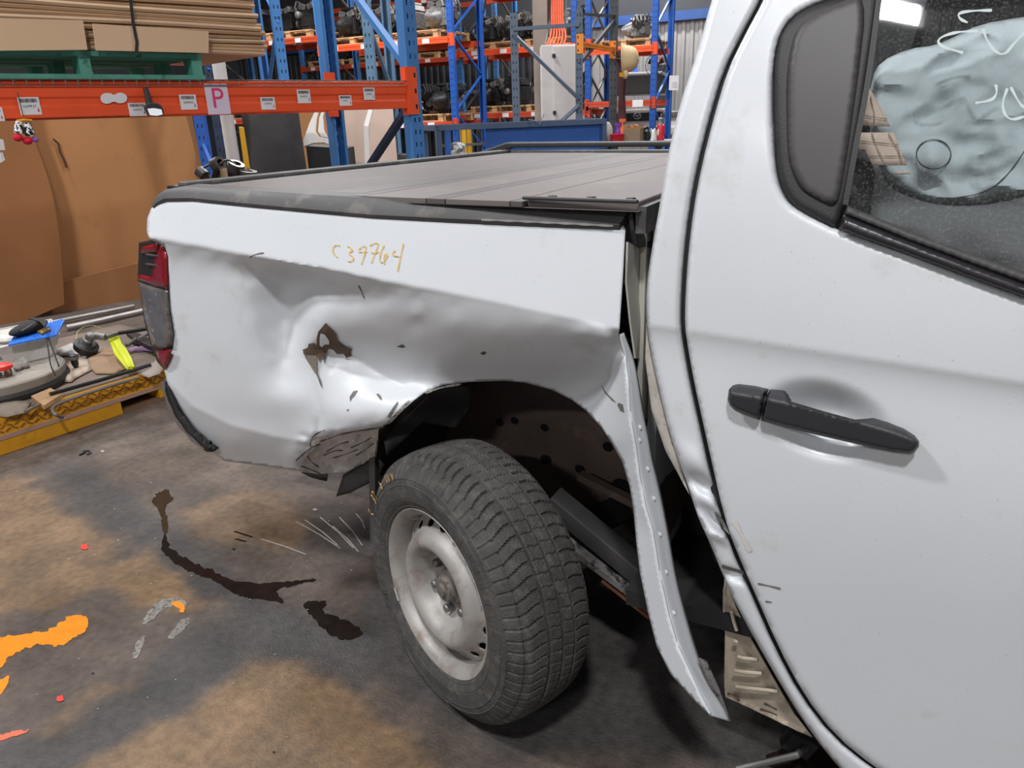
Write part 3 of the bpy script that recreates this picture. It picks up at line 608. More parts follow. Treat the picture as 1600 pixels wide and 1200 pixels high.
# ---- wheel: pushed round by the crash, its front edge pointing outwards
TOE, CAMB = radians(24.5), radians(1.2)
AX = Vector((-sin(TOE)*cos(CAMB), -cos(TOE)*cos(CAMB), sin(CAMB)))      # outward
UX = Vector((0, 0, 1)).cross(AX).normalized(); UZ = AX.cross(UX)
WC = Vector((-.917, 0.0, .357))
WM = Matrix(((UX.x, UZ.x, AX.x, WC.x), (UX.y, UZ.y, AX.y, WC.y), (UX.z, UZ.z, AX.z, WC.z), (0, 0, 0, 1)))   # local z = outward
def build_wheel():
    # rim profile (radius, outward); axial 0 = outer sidewall plane
    prof = [(.2140, -.215), (.2000, -.19), (.1990, -.08), (.1985, -.055), (.2050, -.035), (.2060, -.020), (.2140, -.014), (.2235, -.008), (.2245, -.003), (.2215, .001), (.2140, -.003), (.2040, -.013), (.2000, -.024), (.1960, -.040), (.1945, -.074)]
    wheel = MB().lathe(prof, 96, WM).build('wheel', STEEL, TR, smooth=True, sharp=70)
    # disc with hand holes
    NH, SUB = 18, 16; n = NH*SUB
    rr = [.1945, .190, .186] + [.184-.0022*i for i in range(11)] + [.158, .154, .148, .140, .132, .124, .116, .108, .102, .098, .094, .088, .078, .066, .050]
    hh = [u+.020 for u in [-.075, -.073, -.072] + [-.071+.0016*i for i in range(11)] + [-.050, -.044, -.034, -.027, -.024, -.025, -.031, -.042, -.058, -.072, -.080, -.083, -.084, -.084, -.084]]
    mb = MB(); vs_ = [WM @ Vector((r_*cos(2*pi*j/n), r_*sin(2*pi*j/n), h_)) for r_, h_ in zip(rr, hh) for j in range(n)]
    fs = []
    for i in range(len(rr)-1):
        for j in range(n):
            rm = (rr[i]+rr[i+1])/2; a = ((j+.5) % SUB)/SUB-.5; dx = a*2*pi*rm/NH; dy = rm-.172
            if (dx/.0165)**2+(dy/.0095)**2 < 1: continue
            fs.append((i*n+j, i*n+(j+1) % n, (i+1)*n+(j+1) % n, (i+1)*n+j))
    mb.add(vs_, fs); d = mb.build('wheel_disc', STEEL, wheel, smooth=True, sharp=60)
    q = d.modifiers.new('solid', 'SOLIDIFY'); q.thickness = .004; q.offset = 1
    MB().lathe([(.19, -.16), (.06, -.15), (.0, -.15)], 48, WM).build('brake_drum', DARK, wheel)
    MB().lathe([(.050, -.066), (.047, -.050), (.036, -.046), (.034, -.030), (.030, -.026), (.018, -.025), (.016, -.018), (0, -.017)], 32, WM).build('hub', mat('rusty_hub', (112, 105, 100), rough=.7, metal=.3, var=.2, scale=20, rgb2=(92, 76, 66), th=.55), wheel, smooth=True, sharp=40)
    for k in range(6):
        a = 2*pi*k/6+.35; T = WM @ Matrix.Translation((.0698*cos(a), .0698*sin(a), -.065))
        MB().lathe([(.017, 0), (.0155, .006), (.0115, .007), (.0115, .024), (.009, .028), (0, .029)], 6 if False else 12, T).build('lug_nut', GREYM, wheel, smooth=True, sharp=30)
    a = 2.35; T = WM @ Matrix.Translation((.196*cos(a), .196*sin(a), -.05)) @ Matrix.Rotation(-.5, 4, 'Y')
    MB().lathe([(.006, 0), (.006, .02), (.004, .022), (.004, .034), (0, .035)], 10, T).build('valve_stem', mat('valve_metal', (150, 140, 130), rough=.5), wheel, smooth=True)
    w0, w1, w2 = (T @ Vector((0, 0, 0)), None, None)
    cl = MB()
    for k, (a0, a1) in enumerate(((3.55, 3.72),)):
        cl.grid([[WM @ Vector((r_*cos(a), r_*sin(a), h_)) for r_, h_ in ((.2255, -.001), (.222, .004), (.2135, .002))] for a in np.linspace(a0, a1, 6)])
    cl.build('balance_weight', mat('lead_weight', (168, 164, 158), rough=.5), wheel)
    # tyre: section from outer bead to inner bead, with real grooves and sipes
    R = .3575; HW = .118; prof = []; 
    for r_, h_ in [(.2150, -.012), (.2190, -.004), (.2250, .001), (.2300, .004), (.2330, .0035), (.2360, .006), (.2480, .0105), (.2500, .0095), (.2520, .0112), (.2680, .0125), (.2840, .0115), (.2860, .0125), (.2880, .0105), (.3000, .0075), (.3020, .0085), (.3040, .0062), (.3150, -.0005), (.3250, -.0075), (.3330, -.0140)]: prof.append((r_, h_, 0))
    nt_ = 84
    for i in range(nt_+1):
        t_ = i/nt_; s = -1+2*t_                # across tread, -1 outer .. 1 inner
        rad = R-.0125*abs(s)**2.6-.010*max(0, abs(s)-.9)/.1
        prof.append((rad, -.020-t_*.190, s))
    for r_, h_ in [(.333, -.216), (.315, -.229), (.284, -.238), (.250, -.238), (.23, -.232), (.215, -.220)]: prof.append((r_, h_, 0))
    n = 720; PITCH = 72
    ths = np.arange(n)*2*pi/n; vs_ = []
    for k, (r_, h_, s) in enumerate(prof):
        rad = np.full(n, r_)
        if 19 <= k <= 19+nt_:
            g = 0.0
            for gc, gw in ((-.42, .045), (-.02, .040), (.36, .045)):
                if abs(s-gc) < gw: g = max(g, .0075*min(1, (gw-abs(s-gc))/(gw*.35)))
            ph = (ths*PITCH/(2*pi))
            cut = np.zeros(n)
            if s < -.48 or s > .42:            # shoulder slots, curved
                e = (abs(s)-.45)/.55; q = (ph + .55*e*e + (0.3 if s > 0 else 0)) % 1; cut = np.where((q < .2), .0065, 0)
            else:
                q = (ph*1.0 + 1.2*abs(((s+.5) % .38)-.19)) % 1; cut = np.where(q < .12, .0035, 0)
            rad = rad - np.maximum(g, cut)
        elif 4 < k < 8:
            rad = rad
        hh_ = np.full(n, h_)
        if k in (9, 10): hh_ = hh_ + np.where((np.sin(ths*46) > .2) & (np.abs(((ths+.6) % (pi))-.9) < .75), .0016, 0)
        if 15 <= k <= 18: hh_ = hh_ - np.where((ths*PITCH/(2*pi) + .55) % 1 < .18, .003, 0)
        vs_.append(np.stack([rad*np.cos(ths), rad*np.sin(ths), hh_], 1))
    A = np.concatenate(vs_); M3 = np.array(WM)[:3, :3]; A = A@M3.T + np.array(WC)
    # flatten where it stands on the floor
    A[:, 2] = np.maximum(A[:, 2], .0005)
    k = len(prof); mb = MB(); mb.v = [tuple(q) for q in A]
    mb.f = [(i*n+j, i*n+(j+1) % n, (i+1)*n+(j+1) % n, (i+1)*n+j) for i in range(k-1) for j in range(n)]
    ty = mb.build('tyre', RUBB, wheel, smooth=True, sharp=28)
    # yellow chalk figures on the sidewall
    def chalk(a0, strokes, r0=.290, sc_=.022):
        for st in strokes:
            m_ = MB(); rows = []
            for i, (u, v_) in enumerate(dens(st, .25, False)):
                p0 = np.array([u, v_]); rows.append([WM @ Vector(((r0+(v_+dv)*sc_)*cos(a0-u*.055), (r0+(v_+dv)*sc_)*sin(a0-u*.055), .0135)) for dv in (-.13, .13)])
            m_.grid(rows); m_.build('chalk_mark', CHALK, wheel)
    chalk(2.75, [[(0, .9), (-.3, .5), (-.2, 0), (.3, -.3)]], .300)
    chalk(2.58, [[(0, 1), (.4, .8), (0, .4), (.5, .1), (0, -.3)], [(.8, 1), (1.3, .9), (1.0, -.3)]], .300)
    chalk(2.33, [[(0, 1), (-.2, .3), (.2, 0), (.4, .5), (0, .6)]], .300)
    chalk(2.20, [[(0, 1), (.25, .1), (.5, 1)], [(.9, 1), (1.15, .1), (1.4, 1)], [(2.2, .9), (2.5, .4)], [(2.8, .9), (2.4, .1)]], .300)
    return wheel
build_wheel()
MB().tube([WM @ Vector((0, 0, -.15)), WM @ Vector((0, 0, -.7)), Vector((-.9, 1.5, .36))], .045, 16).build('axle', DARK, TR, smooth=True)
MB().lathe([(.16, -.15), (.16, -.2), (.05, -.22)], 32, WM).build('brake_backing_plate', DARK, TR)

# ---- cab: rear jamb strip and door
def yc2(x): return 515+.155*(np.asarray(x)-1065)
def cabY(P):
    P = np.asarray(P); x, y = P[:, 0], P[:, 1]; c_ = yc2(x); up = np.clip((c_-y)/515, -2, 2)
    a = .02+np.where(up > 0, .028*np.minimum(up, 1.4)+.085*np.clip(up, 0, 2)**2, 0)
    dn = np.clip((y-c_), 0, 900)
    a = a + .014*(1-np.exp(-dn/26))-.016*np.sin(np.clip(dn/420, 0, 1)*pi)+.00011*np.clip(dn-420, 0, 500)
    return a
def doorY(P):
    P = np.asarray(P); a = cabY(P); x, y = P[:, 0], P[:, 1]
    u = (x-1292)*cos(.28)+(y-656)*sin(.28); v = -(x-1292)*sin(.28)+(y-656)*cos(.28)
    r2 = np.sqrt((u/112)**2+(v/66)**2); a = a + .034*smoothstep((1.0-r2)/.75)
    return a
SEAM = [(1198, -30), (1188, 0), (1158, 55), (1131, 110), (1110, 180), (1090, 260), (1077, 330), (1069, 400), (1065, 460), (1064, 510), (1069, 545), (1079, 600), (1090, 650), (1110, 740), (1124, 800), (1140, 850), (1175, 930), (1210, 1010), (1250, 1085), (1300, 1150), (1362, 1200), (1420, 1235)]
JL = [(1122, -30), (1112, 0), (1090, 80), (1060, 170), (1042, 250), (1031, 320), (1018, 390), (1010, 450), (1010, 500), (1016, 545), (1030, 610), (1047, 680), (1063, 725), (1080, 775), (1092, 812), (1110, 850), (1130, 900), (1150, 945), (1180, 1000), (1220, 1070), (1256, 1128), (1290, 1175), (1330, 1220)]
def jambY(P):
    P = np.asarray(P); a = cabY(P)
    def bmp(cx, cy, rx, ry, th): 
        u = (P[:, 0]-cx)*cos(th)+(P[:, 1]-cy)*sin(th); v = -(P[:, 0]-cx)*sin(th)+(P[:, 1]-cy)*cos(th); return np.exp(-(u/rx)**2-(v/ry)**2)
    return a + .022*bmp(1100, 760, 40, 12, .5) + .03*bmp(1120, 815, 34, 9, .75)-.014*bmp(1125, 838, 30, 8, .4)+.016*bmp(1150, 900, 34, 8, .2)-.008*bmp(1085, 720, 30, 14, .9)
jamb = panel('cab_corner_panel', smooth_poly(JL, 1, False)+smooth_poly(SEAM, 1, False)[::-1], jambY, PAINT, TR, step=5, thick=.004, roll=.012, rollpx=10)
edge = [(1010, 505), (1008, 560), (1018, 640), (1040, 705), (1062, 745), (1078, 775), (1063, 725), (1047, 680), (1030, 610), (1016, 545)]
panel('pinch_flange', edge, lambda P: jambY(P)+.02, mat('dirty_white_paint', (176, 170, 162), rough=.6, var=.2, scale=20, rgb2=(120, 100, 84), th=.6), TR, step=5, thick=.003)
for q in ([(1128, 888), (1150, 894), (1162, 898), (1161, 892), (1140, 886), (1128, 882)], [(1116, 800), (1130, 812), (1141, 836), (1132, 828), (1120, 812)]):
    panel('dent_scuff', q, jambY, CHIPM, jamb, step=6, thick=0, off=-.002)
DO = smooth_poly([(x+6, y) for x, y in SEAM], 1, False)
door_out = DO+[(1480, 1262), (1620, 1290), (1800, 1310), (1800, 520), (1700, 503), (1600, 466), (1520, 436), (1400, 393), (1310, 360), (1238, 324), (1221, 300), (1212, 262), (1207, 180), (1207, 120), (1215, 62), (1238, 26), (1276, 6), (1330, -12), (1420, -30)]
WO = smooth_poly(door_out[-19:], 2, False); door_out = door_out[:-19]+WO
door = panel('rear_door', door_out, doorY, PAINT, TR, step=6, thick=.004, roll=.009, rollpx=9)
panel('door_seam_seal', smooth_poly([(x-5, y) for x, y in SEAM], 1, False)+smooth_poly([(x+16, y) for x, y in SEAM], 1, False)[::-1], lambda P: cabY(P)+.022, mat('seam_rubber', (40, 38, 38), rough=.8), TR, step=7, thick=.002)
for a in ([(1184, 912), (1200, 915), (1220, 920)], [(1196, 940), (1206, 941)]): stroke('paint_scratch', a, doorY, 3, CHIPM, door)
stroke('paint_scratch', [(1146, 812), (1160, 838), (1172, 862)], doorY, 9, mat('scuffed_white', (206, 202, 198), rough=.7), door)
# handle
ZH = lambda p: zp(1080, 540, .2625, p)
HR = ZH([(236, 285), (440, 320), (600, 352), (800, 405), (1000, 462), (1200, 520), (1340, 572)])
HB = mat('handle_plastic', (50, 50, 54), rough=.48, var=.05, scale=20)
def handleY(P):
    P = np.asarray(P); d = seg_dist(P, HR, False); s = np.interp(P[:, 0], [p[0] for p in HR], [p[1] for p in HR]); up = P[:, 1] < s
    return cabY(P)-.036+np.where(up, .0012*d, .00028*d)
cap = ZH([(216, 320), (224, 262), (248, 236), (282, 228), (380, 240), (462, 258), (440, 300), (408, 442), (330, 415), (262, 388), (228, 356)])
grip = ZH([(470, 259), (555, 268), (578, 292), (592, 332), (680, 358), (780, 388), (880, 415), (975, 440), (1030, 436), (1082, 430), (1170, 456), (1268, 495), (1330, 535), (1357, 570), (1355, 602), (1334, 628), (1306, 645), (1200, 634), (1090, 612), (1000, 590), (850, 556), (700, 520), (560, 485), (416, 444), (446, 302)])
hn = panel('door_handle', grip, handleY, HB, door, step=4, thick=.018, roll=.014, rollpx=5)
panel('handle_cap', cap, handleY, HB, door, step=4, thick=.05, roll=.014, rollpx=5)
panel('handle_mount', ZH([(1060, 470), (1200, 520), (1340, 560), (1345, 610), (1300, 640), (1150, 610), (1040, 560)]), lambda P: handleY(P)+.02, HB, door, step=6, thick=.05)
panel('handle_mount', ZH([(430, 300), (560, 290), (585, 340), (560, 440), (420, 430)]), lambda P: handleY(P)+.014, HB, door, step=6, thick=.05)
# black quarter trim, belt moulding, glass
Z2 = lambda p: zp(1180, 0, .4, p)
tri_o = Z2([(478, -40), (400, -20), (330, -10), (250, 10), (190, 34), (150, 62), (115, 102), (90, 150), (74, 230), (69, 300), (69, 450), (75, 560), (82, 655), (92, 710), (108, 750), (140, 800), (200, 838), (260, 868), (322, 900), (345, 812), (362, 800), (430, 400), (492, 0)])
qt = panel('quarter_trim', smooth_poly(tri_o, 2), lambda P: cabY(P)-.004, BLKP, door, step=5, thick=.014, roll=.012, rollpx=12)
panel('quarter_infill', smooth_poly(Z2([(440, -30), (330, 10), (230, 50), (160, 110), (135, 200), (122, 300), (122, 450), (126, 580), (134, 640), (160, 710), (190, 750), (250, 785), (318, 815), (345, 700), (400, 330)]), 2), lambda P: cabY(P)-.012, mat('grey_trim_film', (74, 71, 72), rough=.5, var=.06, scale=6), qt, step=7, thick=.006, roll=.006, rollpx=8)
stroke('glass_run', Z2([(486, -20), (440, 330), (395, 560), (352, 800)]), lambda P: cabY(P)-.006, 9, BLKP, door, off=-.01, it=2, wob=0)
panel('belt_moulding', Z2([(345, 838), (325, 896), (420, 936), (600, 1000), (800, 1075), (1050, 1166), (1300, 1245), (1550, 1320), (1550, 1250), (1300, 1180), (1050, 1108), (800, 1015), (600, 940)]), lambda P: cabY(P)-.016, mat('gloss_black_moulding', (44, 42, 46), rough=.32), door, step=6, thick=.02, roll=.012, rollpx=8)
panel('belt_seal', Z2([(362, 804), (345, 838), (600, 944), (800, 1018), (1050, 1110), (1300, 1185), (1550, 1255), (1550, 1215), (1300, 1140), (1050, 1062), (800, 975), (600, 900)]), lambda P: cabY(P)-.006, BLKD, door, step=6, thick=.012, roll=.006, rollpx=6)
gl = [(1374, -40), (1352, 130), (1338, 230), (1324, 322), (1420, 360), (1500, 390), (1600, 425), (1800, 495), (1800, -40)]
GL = glass_mat('tinted_door_glass', (.88, .9, .9), dust=.035)
panel('door_glass', gl, lambda P: cabY(P)+.012, GL, door, step=12, thick=0)
MARK = mat('white_marker', (196, 206, 206), rough=.7, var=.05)
for q in ([(925, 40), (840, 42), (790, 52), (800, 75), (830, 88)], [(870, 120), (780, 125), (712, 150), (720, 180), (812, 206)], [(890, 112), (905, 160), (940, 205), (975, 215), (1010, 170), (1052, 128)], [(985, 345), (965, 400), (972, 445), (1000, 470), (1052, 455)], [(998, 340), (1030, 400), (1050, 420)], [(940, 330), (945, 365), (925, 392), (860, 402)]):
    stroke('marker_writing', Z2(q), lambda P: cabY(P)+.010, 5, MARK, door, off=-.001)
# cabin: airbag curtain, stand-in for the far window view, seat, shell
def bagY(P):
    P = np.asarray(P); x, y = P[:, 0], P[:, 1]
    n_ = np.array([noise.fractal((a/90, b/70, 2.2), 1, 2, 2) for a, b in zip(x, y)]); n2 = np.array([abs(noise.noise((a/90+b/60, b/50-a/110, 7.7))) for a, b in zip(x, y)])
    return cabY(P)+.12+.022*n_+.036*n2-.03*np.exp(-((x-1459)/24)**2-((y-245)/24)**2)
AIR = mat('teal_airbag_fabric', (192, 203, 207), rough=.8, var=.05, scale=4)
bago = [(1356, 180), (1362, 122), (1376, 96), (1420, 76), (1462, 71), (1490, 58), (1530, 38), (1600, 26), (1720, 10), (1800, 10), (1800, 300), (1700, 296), (1620, 302), (1560, 318), (1500, 323), (1450, 318), (1405, 302), (1384, 286), (1376, 268), (1364, 230)]
bag = panel('airbag_curtain', smooth_poly(bago, 1), bagY, AIR, TR, step=7, thick=.002, roll=.05, rollpx=16)
STI = mat('black_stitching', (30, 34, 36), rough=.8)
stroke('tether_ring', [(1459+27*cos(a), 241+23*sin(a)) for a in np.linspace(0, 2*pi, 28)], bagY, 2.2, STI, bag, off=-.004, it=0)
stroke('stitch_line', [(1378, 272), (1396, 288), (1430, 303), (1480, 311), (1530, 304), (1560, 288), (1585, 260), (1600, 236), (1640, 180)], bagY, 2.0, STI, bag, off=-.004)
FARV = mat('far_view_pale', (214, 190, 172), rough=.6, var=.08, scale=8)  # sheets added in place of the bright view through the far window
for q in ([(1356, 133), (1372, 160), (1391, 197), (1345, 196)], [(1342, 207), (1396, 207), (1417, 258), (1363, 258), (1352, 234), (1339, 233)], [(1396, 268), (1422, 268), (1422, 272), (1397, 272)]):
    s_ = panel('far_view_patch', q, lambda P: cabY(P)+.07, FARV, TR, step=12, thick=.002)
    x0, y0 = q[0]
for q in ([(1348, 180), (1386, 186)], [(1360, 150), (1366, 176), (1366, 196)], [(1342, 220), (1404, 226)], [(1362, 208), (1372, 235), (1384, 258)], [(1388, 208), (1404, 236), (1410, 258)], [(1356, 244), (1412, 244)]): stroke('far_view_line', q, lambda P: cabY(P)+.068, 1.6, mat('grey_line', (130, 112, 104), rough=.8), TR, it=0)
MB().add([(-.1, 1.6, 1.28), (1.6, 1.66, 1.25), (1.6, 1.6, 1.78), (0, 1.58, 1.78)], [(0, 1, 2, 3)]).build('far_glass', glass_mat('dark_far_glass', (.12, .13, .13), dust=.03), TR)
CABD = mat('dark_cabin_trim', (40, 38, 38), rough=.8, var=.15, scale=6)
MB().prism([(-.26, .16, .6), (1.4, .12, .6), (1.4, .12, 1.16), (-.26, .16, 1.22)], (0, .05, 0)).build('inner_door_trim', CABD, TR)
MB().box((.2, .85, .62), (1.0, 1.3, .3)).build('seat_base', CABD, TR, bevel=.05)
st = MB(); st.box((-.16, .85, 1.0), (.16, 1.3, .62)); st.build('seat_back', CABD, TR, bevel=.05)
for yy in (.5, 1.2): MB().box((-.16, yy, 1.42), (.12, .26, .18)).build('headrest', CABD, TR, bevel=.04)
MB().box((.5, .85, .42), (1.9, 1.5, .04)).build('cab_floor', DARK, TR)
rf = [[(x, y, 1.83-.03*((y-.9)/.7)**2) for y in np.linspace(.26, 1.54, 9)] for x in np.linspace(-.16, 1.6, 5)]
MB().grid(rf).build('cab_roof', PAINT, TR, smooth=True, solid=.02)
MB().prism([(-.16, 1.56, 1.82), (1.6, 1.56, 1.82), (1.6, 1.6, 1.74), (-.16, 1.6, 1.74)], (0, .03, 0)).build('far_roof_rail', PAINT, TR)
MB().prism([(CX, 1.66, .45), (1.6, 1.66, .45), (1.6, 1.66, 1.25), (CX, 1.66, 1.3)], (0, .04, 0)).build('far_door', PAINT, TR)
MB().prism([(CX, 1.6, 1.28), (-.05, 1.6, 1.28), (.02, 1.58, 1.8), (-.16, 1.58, 1.82)], (0, .04, 0)).build('far_pillar', PAINT, TR)
MB().prism([(CX, .22, 1.3), (CX, .40, 1.3), (-.18, .48, 1.82), (-.18, .27, 1.82)], (.02, 0, 0)).build('cab_back_pillar', PAINT, TR)
MB().prism([(CX, 1.4, 1.3), (CX, 1.62, 1.3), (-.18, 1.56, 1.82), (-.18, 1.36, 1.82)], (.02, 0, 0)).build('cab_back_pillar', PAINT, TR)
MB().add([(CX, .4, 1.34), (CX, 1.4, 1.34), (-.19, 1.38, 1.8), (-.19, .46, 1.8)], [(0, 1, 2, 3)]).build('rear_window', glass_mat('rear_glass', (.4, .42, .42), dust=.02), TR)
# body sill panel behind the door bottom, with its pressed slots
SILL = mat('dirty_sill_metal', (172, 160, 144), rough=.6, var=.15, scale=10, rgb2=(124, 104, 86), th=.55, tw=.2)
Z8 = lambda p: zp(820, 820, .3167, p)
sl = panel('inner_sill_panel', Z8([(985, 260), (1010, 330), (1050, 430), (1100, 540), (1180, 680), (1260, 820), (1330, 940), (1420, 1050), (1385, 1035), (1290, 990), (1165, 930), (1060, 880), (990, 850), (985, 760), (990, 540), (978, 420)]), lambda P: cabY(P)+.075+.00012*np.clip(1160-np.asarray(P)[:, 0], -60, 60), SILL, TR, step=5, thick=.003, roll=-.006, rollpx=5)
sY = lambda P: cabY(P)+.062
for a in ([(1050, 650), (1080, 658), (1150, 665)], [(1035, 718), (1080, 726), (1170, 734)], [(1040, 797), (1100, 806), (1250, 822)], [(1020, 430), (1030, 470), (1045, 520)], [(1030, 570), (1050, 580)]):
    MB().tube([onY(x, y, .095) for x, y in dens(Z8(a), 6, False)], .0042, 8).build('pressed_rib', SILL, sl, smooth=True)
for a in ([(1180, 880), (1220, 900), (1280, 930)], [(1160, 910), (1230, 930), (1290, 970)], [(1000, 830), (1040, 845), (1060, 870)]): stroke('torn_edge', Z8(a), lambda P: cabY(P)+.07, 4, mat('torn_rust', (96, 80, 68), rough=.9, var=.4, scale=60), sl)
MB().bar(onY(1228, 1150, .2), onY(1268, 1170, .22), .03, .05).build('sill_bracket', DARK, TR)
MB().tube([onZ(1150, 1202, .06), onZ(1245, 1180, .09), onY(1268, 1160, .25)], .008, 8).build('brake_cable', GREYM, TR)
MB().prism([onY(1066, 936, .3), onY(1084, 925, .3), onY(1100, 934, .34), (onY(1090, 950, .34))], (0, .04, 0)).build('bracket_plate', mat('dusty_bracket', (84, 80, 78), rough=.8), TR)
MB().box((.7, .75, .5), (2.2, .7, .12)).build('floor_pan', DARK, TR)
q_ = [onZ(1092, 1020, .16), onZ(1112, 1090, .16)]
panel('flange_inner_lip', [(1091, 1028), (1104, 1034), (1124, 1078), (1140, 1124), (1130, 1104), (1108, 1070)], const(-.02), mat('smeared_metal', (110, 108, 106), rough=.6, var=.4, scale=20, rgb2=(40, 38, 38), th=.5), flange, step=6, thick=.003)
# ================================================================== racks
def holed_face(mb, o, ux, uz, wd, ht, pitch=.075, cols=(-.2, .2), hw=.011, hh=.028):
    """front sheet of a post with real key-hole slots"""
    xs = [-wd/2]; 
    for c_ in cols: xs += [c_*wd-hw/2, c_*wd+hw/2]
    xs.append(wd/2); hc = {2*i+1 for i in range(len(cols))}
    z = 0; zs = [0.0]
    while z+pitch < ht: zs += [z+pitch/2-hh/2, z+pitch/2+hh/2]; z += pitch
    zs.append(ht); n = len(xs)
    mb.add([o+ux*x+uz*q for q in zs for x in xs], [(j*n+i, j*n+i+1, (j+1)*n+i+1, (j+1)*n+i) for j in range(len(zs)-1) for i in range(n-1) if not (i in hc and j % 2 == 1)])
UP = np.array([0, 0, 1.0])
def post(parent, base, ht, front, mt, wd=.09, dp=.075, holes=False, name='post'):
    """channel post; front = unit vector the slotted face looks along"""
    f_ = np.array([front[0], front[1], 0.]); f_ /= np.linalg.norm(f_); ux = np.array([-f_[1], f_[0], 0]); b = np.array([base[0], base[1], 0.0]) if len(base) < 3 else np.array(base, float)
    mb = MB(); a = b+f_*0
    if holes: holed_face(mb, a, ux, UP, wd, ht)
    else: mb.add([a-ux*wd/2, a+ux*wd/2, a+ux*wd/2+UP*ht, a-ux*wd/2+UP*ht], [(0, 1, 2, 3)])
    for s in (-1, 1):
        p = a+ux*s*wd/2; q = p-f_*dp; k = q-ux*s*wd*.22
        mb.add([p, q, q+UP*ht, p+UP*ht], [(0, 1, 2, 3)]); mb.add([q, k, k+UP*ht, q+UP*ht], [(0, 1, 2, 3)])
    o = mb.build(name, mt, parent); sd = o.modifiers.new('solid', 'SOLIDIFY'); sd.thickness = .003; sd.offset = 0
    if not holes:
        mh = MB()
        z = .05
        while z < ht:
            for c_ in (-.22, .22):
                p = a+f_*.002+ux*c_*wd+UP*z; mh.add([p-ux*.006, p+ux*.006, p+ux*.006+UP*.03, p-ux*.006+UP*.03], [(0, 1, 2, 3)])
            z += .1
        h_ = mh.build('slot_row', mat('slot_dark', (14, 18, 26), rough=.9), o); h_['kind'] = 'stuff'
    return o
def beam(parent, p0, p1, zt, h_, mt, th=.045, name='beam'):
    p0 = np.array([p0[0], p0[1], zt-h_/2]); p1 = np.array([p1[0], p1[1], zt-h_/2])
    b = MB(); b.bar(p0, p1, th, h_); d = (p1-p0)/np.linalg.norm(p1-p0); n_ = np.array([-d[1], d[0], 0])
    for s in (-1, 1): b.bar(p0+n_*s*th*.52+UP*h_*.22, p1+n_*s*th*.52+UP*h_*.22, .006, h_*.28)
    return b.build(name, mt, parent)
def connector(parent, p, front, z, mt, side_, ht=.24):
    f_ = np.array([front[0], front[1], 0.]); ux = np.array([-f_[1], f_[0], 0])
    b = MB(); c_ = np.array([p[0], p[1], z])+f_*.004; b.prism([c_-ux*.03*side_-UP*ht/2, c_+ux*.05*side_-UP*ht/2, c_+ux*.05*side_+UP*ht/2, c_-ux*.03*side_+UP*ht/2], f_*.005)
    q = c_+ux*.05*side_; b.prism([q-UP*ht/2, q-f_*.05-UP*ht/2, q-f_*.05+UP*ht/2, q+UP*ht/2], ux*.005*side_)
    o = b.build('beam_connector', mt, parent)
    hb = MB()
    for k in (-1, 0, 1):
        e = c_+f_*.007+UP*k*ht*.33-ux*.012*side_; hb.add([e-ux*.007-UP*.013, e+ux*.007-UP*.013, e+ux*.007+UP*.013, e-ux*.007+UP*.013], [(0, 1, 2, 3)])
    hb.build('connector_slots', mat('slot_dark', (14, 18, 26)), o)['kind'] = 'stuff'
    return o
def text_mesh(name, s, size, M, mt, parent):
    c = bpy.data.curves.new(name, 'FONT'); c.body = s; c.size = size; c.align_x = 'CENTER'; c.align_y = 'CENTER'
    t_ = bpy.data.objects.new(name, c); me = bpy.data.meshes.new_from_object(t_); bpy.data.objects.remove(t_)
    me.materials.append(mt); me.transform(M); o = bpy.data.objects.new(name, me); COL.objects.link(o); attach(o, parent); return o
def frame_M(o, ux, uz, n_): return Matrix(((ux[0], uz[0], n_[0], o[0]), (ux[1], uz[1], n_[1], o[1]), (ux[2], uz[2], n_[2], o[2]), (0, 0, 0, 1)))

# ---- rack A: the near bay with the orange beam, square to nothing else here
AA = radians(18.5); AR_ = np.array([sin(AA), cos(AA), 0]); AG = np.array([-cos(AA), sin(AA), 0]); F0 = np.array([-2.845, 2.915, 0])
def A_(s, t_, z): return F0+AR_*s+AG*t_+UP*z
def Apx(x, y, t_=0.0):
    P = onPl(x, y, F0+AG*t_, AG); return float((P-F0)@AR_), float(P[2])
RKA = thing('pallet_rack', 'blue pallet rack bay with one bright orange beam carrying the green pallet', 'rack', A_(0, 0, 0))
post(RKA, A_(.045, 0, 0), 3.6, -AG, BLUE, .09, .08, True)
post(RKA, A_(.0, .93, 0), 3.6, AG, BLUE, .10, .08, True)
post(RKA, A_(-3.2, 0, 0), 3.6, -AG, BLUE, .09, .08, True)
post(RKA, A_(-3.2, .93, 0), 3.6, AG, BLUE, .09, .08, True)
bb = MB(); bb.prism([A_(-3.16, 0, 1.532), A_(-3.16, .05, 1.532), A_(-3.16, .05, 1.69), A_(-3.16, .018, 1.69), A_(-3.16, .018, 1.664), A_(-3.16, 0, 1.664), A_(-3.16, 0, 1.62), A_(-3.16, .006, 1.612), A_(-3.16, .006, 1.586), A_(-3.16, 0, 1.578)], AR_*3.16); BMA = bb.build('beam', ORNG, RKA, bevel=.003)
MB().prism([A_(-3.16, .84, 1.532), A_(-3.16, .89, 1.532), A_(-3.16, .89, 1.69), A_(-3.16, .84, 1.69)], AR_*3.16).build('beam', ORNG, RKA)
connector(RKA, A_(.03, 0, 0), -AG, 1.635, ORNG, -1, .28)
cr = MB().prism([A_(-.09, .83, 1.5), A_(-.005, .83, 1.5), A_(-.005, .83, 1.79), A_(-.09, .83, 1.79)], AG*.006).build('beam_connector', ORNG, RKA)
